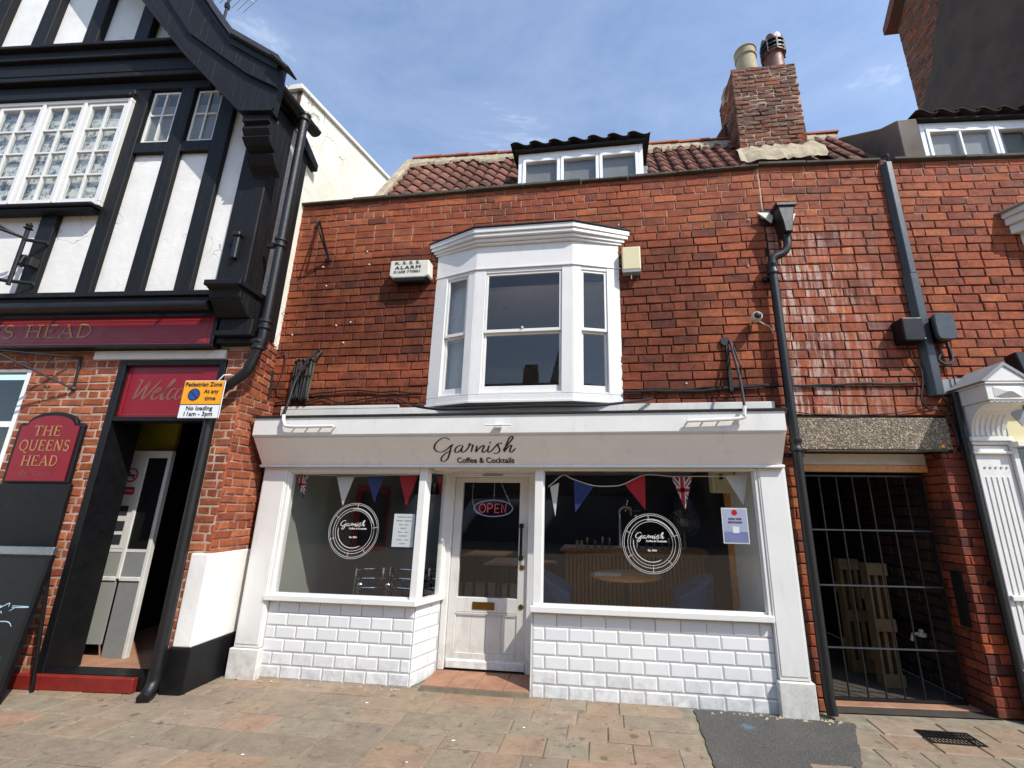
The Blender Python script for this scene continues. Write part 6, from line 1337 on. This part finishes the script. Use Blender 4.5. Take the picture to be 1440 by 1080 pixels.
MB().lathe([(.05, 0), (.05, .02), (.028, .03), (.028, .42)], (.22, 2.15, .956), 14).tube(smooth_path([(.22, 2.15, 1.36), (.22, 2.13, 1.46), (.28, 2.1, 1.52), (.36, 2.08, 1.50), (.38, 2.06, 1.40)], 5), .028, 12).build('column', 'chrome', bt_, smooth=True); MB().tube([(.30, 2.12, 1.46), (.34, 2.10, 1.62)], .018).tube([(.34, 2.1, 1.46), (.5, 2.14, 1.47)], .014).build('lever', 'chrome', bt_)
bt2 = thing('beer_tap', 'shorter chrome tap column right of the swan neck one on the bar', 'beer tap', FS, (.42, 2.15, .955)); MB().lathe([(.045, 0), (.045, .02), (.026, .03), (.026, .40), (.04, .42), (.04, .46), (.01, .47)], (.45, 2.16, .956), 14).build('column', 'chrome', bt2, smooth=True)
rg = random.Random(8)
for k in range(15):
    xg = -.25 + k * .105 + rg.uniform(-.01, .01)
    if abs(xg - .22) < .07 or abs(xg - 1.12) < .11 or abs(xg - .45) < .06: continue
    hgt = rg.choice((.11, .14, .15)); g_ = MB().lathe([(.028, 0), (.036, hgt), (.033, hgt), (.026, .008)], (xg, 2.2 + rg.uniform(-.03, .05), .956), 12)
    solo(g_, 'drinking_glass', 'glassware', 'upturned clear drinking glass in the row along the bar counter', 'glass', FS, (xg, 2.2, .956), 'drinking glasses along the bar counter', smooth=True)
for k, xx in enumerate((-.19, -.13)): solo(MB().lathe([(.02, 0), (.024, .04), (.018, .07), (.02, .09), (.008, .10)], (xx - .2, 2.08, .956), 10), 'salt_shaker', 'alarm_white', ('white salt shaker at the very left end of the bar', 'white pepper shaker just right of the other on the bar')[k], 'shaker', FS, (xx - .2, 2.08, .956), 'salt and pepper shakers', smooth=True)
wa = thing('wall_unit', 'small cream wall unit high inside the right window', 'wall unit', FS, (1.2, .7, 1.6)); MB().box(1.17, 1.40, .60, .78, 1.68, 1.98).build('case', 'cream_box', wa, bevel=.015); MB().box(1.24, 1.28, .595, .6, 1.82, 1.88).build('vent', 'ink', wa)
# left window: posts with ball finials, metal-framed chairs, red hanging, tables
for k, (xx, yy, lb_) in enumerate(((-2.66, .42, 'chrome post with ball top, leftmost of three behind left window'), (-2.36, .46, 'chrome post with ball top, middle of three behind left window'), (-2.06, .44, 'chrome post with ball top, rightmost of three behind left window'))):
    t = thing('rail_post', lb_, 'post', FS, (xx, yy, -.02), 'chrome posts behind the left window')
    MB().lathe([(.09, 0), (.08, .02), (.022, .04), (.02, .60), (.03, .61), (.03, .63), (.018, .64)], (xx, yy, -.02), 14).build('shaft', 'chrome', t, smooth=True); MB().lathe([(.008, 0), (.03, .015), (.04, .04), (.03, .065), (.008, .08)], (xx, yy, .62), 14).build('ball', 'chrome', t, smooth=True)
def metal_chair(x, y, a, lab):
    F = Frame((x, y, -.02), a); t = thing('cafe_chair', lab, 'chair', F, (0, 0, 0), 'metal tube chairs behind the left window')
    for z in (.60, .70, .80): MB().tube(smooth_path([(-.20, .16, z - .10), (-.20, -.02, z - .03), (-.14, -.18, z), (0, -.23, z + .01), (.14, -.18, z), (.20, -.02, z - .03), (.20, .16, z - .10)], 5), .011, 8).build('back_rail', 'chrome', t, smooth=True)
    MB().lathe([(.01, 0), (.2, 0), (.205, .015), (.2, .03), (.01, .03)], (0, 0, .44), 18).build('seat', 'black', t, smooth=True)
    for sx in (-1, 1):
        MB().tube([(.2 * sx, .16, 0), (.2 * sx, .16, .72)], .012).build('leg', 'chrome', t); MB().tube([(.15 * sx, -.2, 0), (.15 * sx, -.18, .82)], .012).build('leg', 'chrome', t)
metal_chair(-2.75, .85, R(15), 'black seated chrome tube chair left of the posts behind left window'); metal_chair(-2.32, .92, R(-10), 'black seated chrome tube chair right of the posts behind left window'); metal_chair(-1.95, 1.0, R(20), 'black seated chrome tube chair behind the narrow splayed window')
rh = thing('wall_hanging', 'dark red wall hanging in a frame on the grey cafe wall', 'wall hanging', FS, (-3.2, 1.9, .9)); MB().box(-3.397, -3.37, 1.35, 2.3, .85, 1.78).build('frame', 'sign_red', rh, bevel=.005); MB().box(-3.369, -3.365, 1.45, 2.2, .95, 1.68).build('picture', 'ink', rh)
def dining_table(x, y, lab):
    t = thing('dining_table', lab, 'table', FS, (x, y, -.02), 'square tables deep in the cafe'); MB().box(x - .35, x + .35, y - .35, y + .35, .70, .73).build('top', 'wood', t, bevel=.004)
    for a in (-.31, .31):
        for b in (-.31, .31): MB().box(x + a - .02, x + a + .02, y + b - .02, y + b + .02, -.02, .70).build('leg', 'black', t)
dining_table(-1.35, 2.3, 'square wooden table seen through the door glass, nearer one'); dining_table(-2.0, 3.3, 'square wooden table seen through the door glass, further one')
def hoop(x, y, lab):
    t = thing('bar_stool', lab, 'stool', FS, (x, y, -.02), 'stools deep in the cafe'); MB().lathe([(.01, 0), (.17, 0), (.175, .02), (.16, .04)], (x, y, .62), 16).build('seat', 'wood_dark', t, smooth=True)
    for q in range(4):
        th = R(45 + 90 * q); MB().tube([(x + .12 * math.cos(th), y + .12 * math.sin(th), .62), (x + .2 * math.cos(th), y + .2 * math.sin(th), -.02)], .012).build('leg', 'black', t)
hoop(-1.0, 1.9, 'dark wooden stool behind the door glass beside the nearer table'); hoop(-.95, 3.0, 'dark wooden stool further back behind the door glass')

# bunting
def clip(poly, a, b, c):   # keep a*x+b*z<=c
    out = []
    for i in range(len(poly)):
        p, q = poly[i], poly[(i + 1) % len(poly)]; dp, dq = a * p[0] + b * p[1] - c, a * q[0] + b * q[1] - c
        if dp <= 0: out.append(p)
        if dp * dq < 0: t = dp / (dp - dq); out.append((p[0] + (q[0] - p[0]) * t, p[1] + (q[1] - p[1]) * t))
    return out
def pennant(parent, p0, p1, tip, kind, y=.0):
    tri = [p0, p1, tip]; m = MB(); m.prism(tri, y, y + .002, 'y')
    fl_ = m.build('flag', {'w': 'bunting_white', 'b': 'bunting_blue', 'r': 'bunting_red', 'u': 'bunting_blue'}[kind], parent)
    if kind == 'u':
        cx = (p0[0] + p1[0]) / 2; top = (p0[1] + p1[1]) / 2; hgt = top - tip[1]; cz = top - hgt * .42; w_ = abs(p1[0] - p0[0])
        tris = tri if (tri[1][0] - tri[0][0]) * (tri[2][1] - tri[0][1]) - (tri[1][1] - tri[0][1]) * (tri[2][0] - tri[0][0]) > 0 else tri[::-1]
        def band(nx, nz, hw, d, mat, nm):
            poly = list(tris); c0 = nx * cx + nz * cz; poly = clip(poly, nx, nz, c0 + hw); poly = clip(poly, -nx, -nz, -c0 + hw)
            if len(poly) > 2: MB().prism(poly, y - d, y - d + .0008, 'y').build(nm, mat, fl_)
        s2_ = math.hypot(.8, .9)
        for sg_ in (1, -1): band(.8 / s2_, sg_ * .6 / s2_, w_ * .085, .0012, 'bunting_white', 'white_saltire')
        for sg_ in (1, -1): band(.8 / s2_, sg_ * .6 / s2_, w_ * .03, .0024, 'bunting_red', 'red_saltire')
        band(1, 0, w_ * .14, .0036, 'bunting_white', 'white_cross'); band(0, 1, w_ * .14, .0036, 'bunting_white', 'white_cross'); band(1, 0, w_ * .085, .0048, 'bunting_red', 'red_cross'); band(0, 1, w_ * .085, .0048, 'bunting_red', 'red_cross')
b1 = thing('bunting', 'string of union jack, white, blue and red pennants across the left window', 'bunting', FS, (-2.6, 0, 1.8))
MB().tube([(-3.31, -.02, 1.815), (-2.7, -.018, 1.795), (-1.9, -.02, 1.812)], .004, 6).build('string', 'bunting_white', b1)
for p0, p1, tp, kd in (((-3.30, 1.822), (-3.14, 1.822), (-3.165, 1.55), 'u'), ((-2.815, 1.785), (-2.617, 1.785), (-2.708, 1.49), 'w'), ((-2.481, 1.804), (-2.287, 1.805), (-2.361, 1.524), 'b'), ((-2.118, 1.803), (-1.912, 1.803), (-2.011, 1.502), 'r')): pennant(b1, p0, p1, tp, kd, -.02)
b3 = thing('bunting', 'end of bunting with a red pennant in the narrow splayed window', 'bunting', FS, (-1.75, .1, 1.8))
pennant(b3, (-1.80, 1.81), (-1.70, 1.81), (-1.72, 1.50), 'r', .22); pennant(b3, (-1.93, 1.81), (-1.83, 1.81), (-1.90, 1.56), 'u', .20)
b2_ = thing('bunting', 'string of white, blue, red and union jack pennants across the right window', 'bunting', FS, (.4, 0, 1.8))
MB().tube(smooth_path([(-.55, -.02, 1.70), (-.50, -.02, 1.74), (-.40, -.02, 1.815), (-.30, -.02, 1.775), (-.1, -.02, 1.715), (.10, -.02, 1.712), (.2, -.02, 1.735), (.4, -.02, 1.82), (.64, -.02, 1.806), (.84, -.02, 1.808), (1.14, -.02, 1.812), (1.34, -.02, 1.83)], 5), .005, 6).build('string', 'bunting_white', b2_)
for p0, p1, tp, kd in (((-.53, 1.70), (-.44, 1.74), (-.475, 1.418), 'w'), ((-.296, 1.775), (-.095, 1.712), (-.28, 1.46), 'b'), ((.194, 1.735), (.397, 1.816), (.388, 1.493), 'r'), ((.642, 1.806), (.837, 1.808), (.755, 1.498), 'u'), ((1.138, 1.812), (1.343, 1.825), (1.281, 1.546), 'w')): pennant(b2_, p0, p1, tp, kd, -.02)
# posters and window decals
pp_ = thing('menu_poster', 'white opening hours sheet stuck inside the left window', 'poster', FS, (-1.99, -.08, 1.1)); MB().box(-2.098, -1.878, -.0795, -.0775, 1.105, 1.42).build('sheet', 'paper', pp_)
m = MB()
for k, t in enumerate(('OPENING HOURS', 'MONDAY - THURSDAY', '9am - 5pm', 'FRIDAY', '9am - late', 'SATURDAY', '10am - late', 'SUNDAY')): put_text(m, t, min(.16, .011 * len(t)), .011, -1.988, -.0797, 1.385 - k * .036, 'CENTER')
m.build('print', 'ink', pp_)
ps = thing('petition_poster', 'lilac petition poster stuck inside the right window', 'poster', FS, (1.17, -.08, 1.2)); MB().box(1.062, 1.288, -.0795, -.0775, 1.208, 1.52).build('sheet', 'paper', ps)
MB().box(1.072, 1.278, -.0803, -.0796, 1.218, 1.31).build('purple_band', 'purple', ps); MB().box(1.072, 1.278, -.0803, -.0796, 1.311, 1.508).build('pale_band', simple('pale_lilac_print', '#b9bedb', .6), ps); MB().box(1.15, 1.205, -.0812, -.0805, 1.30, 1.355).build('pale_square', 'paper', ps)
MB().lathe([(.026, 0), (.026, -.0006)], (1.175, -.0805, 1.478), 16, 'y').build('round_badge', 'sign_red', ps)
m = MB(); put_text(m, 'SIGN THE', .11, .016, 1.175, -.0806, 1.415, 'CENTER', bold=.001); put_text(m, 'PETITION!', .12, .016, 1.175, -.0806, 1.385, 'CENTER', bold=.001); m.build('print', 'ink', ps)
def decal(cx, cz, r_, lab, rot):
    y = -.0862; t = thing('window_decal', lab, 'decal', FS, (cx, y, cz), 'round logo decals on the shop windows'); M_ = lambda a, b, c: (cx + a, y - c * .3, cz + b)
    m = MB()
    def arc(rr, a0, a1, wd, n=48): ribbon(m, [(rr * math.cos(a0 + (a1 - a0) * k / n), rr * math.sin(a0 + (a1 - a0) * k / n)) for k in range(n + 1)], wd, M_, .001)
    tau = 2 * math.pi
    for rr, wd in ((1., .007), (.945, .008), (.82, .008), (.73, .007)): arc(r_ * rr, 0, tau, wd * r_ * 1.7)
    arc(r_ * .79, R(20), R(100), .020 * r_); arc(r_ * .62, R(170), R(300), .022 * r_)
    for a in (85, 8, -55, -98, 200, 145): ribbon(m, [(r_ * q * math.cos(R(a + rot)), r_ * q * math.sin(R(a + rot))) for q in (.76, .83, .9, .97)], .022 * r_, M_, .001)
    m.build('rings', 'vinyl', t); m = MB(); s_ = r_ * .98 / 1180; 
    for st in GARNISH:
        p = smooth_path([(a, b, 0) for a, b in st], 5); ribbon(m, [((q.x - 740) * s_ - .05 * r_, -(q.y - 300) * s_ + .22 * r_) for q in p], .022 * r_, M_, .001, lambda d: .6 + .6 * abs(d.y))
    put_text(m, 'Coffee & Cocktails', r_ * .70, r_ * .055, cx - .18 * r_, y - .0008, cz + .05 * r_, bold=.0012); put_text(m, 'Est. 2024', r_ * .30, r_ * .055, cx + .02 * r_, y - .0008, cz - .26 * r_, 'CENTER', bold=.0012); m.build('lettering', 'vinyl', t)
decal(-2.515, 1.25, .268, 'round white ring logo decal on the left window', 0); decal(.423, 1.195, .262, 'round white ring logo decal on the right window', 10)
# OPEN neon in the door
on = thing('open_sign', 'oval neon OPEN sign hanging inside the door glass', 'neon sign', FS, (-1.19, .4, 1.45)); yo = .36
MB().tube([(-1.195 + .215 * math.cos(k * math.pi / 20), yo, 1.485 + .085 * math.sin(k * math.pi / 20)) for k in range(40)], .006, 6, closed=True).build('oval_tube', 'neon_blue', on, smooth=True)
m = MB(); z0 = 1.44; hh = .09
m.tube([(-1.315 + .036 * math.cos(k * math.pi / 10), yo, z0 + hh / 2 + .045 * math.sin(k * math.pi / 10)) for k in range(20)], .0055, 6, closed=True)
m.tube(smooth_path([(-1.255, yo, z0), (-1.255, yo, z0 + hh), (-1.22, yo, z0 + hh), (-1.205, yo, z0 + hh * .75), (-1.22, yo, z0 + hh * .48), (-1.25, yo, z0 + hh * .48)], 3), .0055, 6)
m.tube([(-1.13, yo, z0 + hh), (-1.175, yo, z0 + hh), (-1.175, yo, z0), (-1.13, yo, z0)], .0055, 6).tube([(-1.175, yo, z0 + hh * .5), (-1.135, yo, z0 + hh * .5)], .0055, 6).tube([(-1.10, yo, z0), (-1.10, yo, z0 + hh), (-1.055, yo, z0), (-1.055, yo, z0 + hh)], .0055, 6); m.build('letter_tube', 'neon_red', on)
MB().tube([(-1.19, yo, 1.57), (-1.19, yo, 1.76)], .003).tube([(-1.0, yo, 1.52), (-1.12, yo, 1.76)], .003).tube(smooth_path([(-1.30, yo, 1.41), (-1.38, yo, 1.46), (-1.43, yo, 1.56), (-1.43, yo, 1.75)], 5), .004).build('cord', 'alu', on)

# ------------------------------------------------------------------ the far side of the street (seen in the glass)
def terrace(x0, x1, hw, hr, wallmat, lab, chim):
    t = thing('terrace_house', lab, 'house', FS, ((x0 + x1) / 2, -17, GZ), 'houses across the street'); y = -16.5
    MB().box(x0, x1, y - 7, y, GZ, hw).build('wall', wallmat, t); RFo = MB().prism([(y + .15, hw + .002), (y - 3.5, hr), (y - 7.15, hw + .002)], x0, x1, 'x').build('roof', 'roof_slate', t)
    for zb in (.9, 3.4):
        n = max(1, int((x1 - x0) / 1.9)); s_ = (x1 - x0) / n
        for k in range(n):
            a = x0 + s_ * (k + .5); wdw = MB().box(a - .5, a + .5, y + .001, y + .04, zb, zb + 1.4).build('window', 'pipe_grey', t); MB().box(a - .44, a + .44, y + .041, y + .045, zb + .06, zb + 1.34).build('pane', 'black', wdw)
    for cx in chim:
        c_ = MB().box(cx - .42, cx + .42, y - 3.9, y - 3.1, hr - .7, hr + .75).build('chimney', 'render_dark', RFo)
        for q in range(4): MB().lathe([(.12, 0), (.10, .35), (.12, .36), (.11, .38)], (cx - .30 + q * .2, y - 3.5, hr + .75), 10).build('chimney_pot', 'render_dark', c_)
terrace(-24, -9.2, 6.1, 9.1, 'render_grey', 'grey rendered house across the street, far left', (-14,)); terrace(-9.18, -2.6, 5.9, 8.7, 'render_dark', 'dark rendered house with a row of chimney pots across the street, centre', (-4.2,)); terrace(-2.58, 4.5, 7.7, 10.7, 'render_dark', 'taller dark rendered house across the street, right of centre', (3.2,)); terrace(4.52, 20, 5.6, 8.4, 'render_grey', 'grey house across the street, far right', (12,))
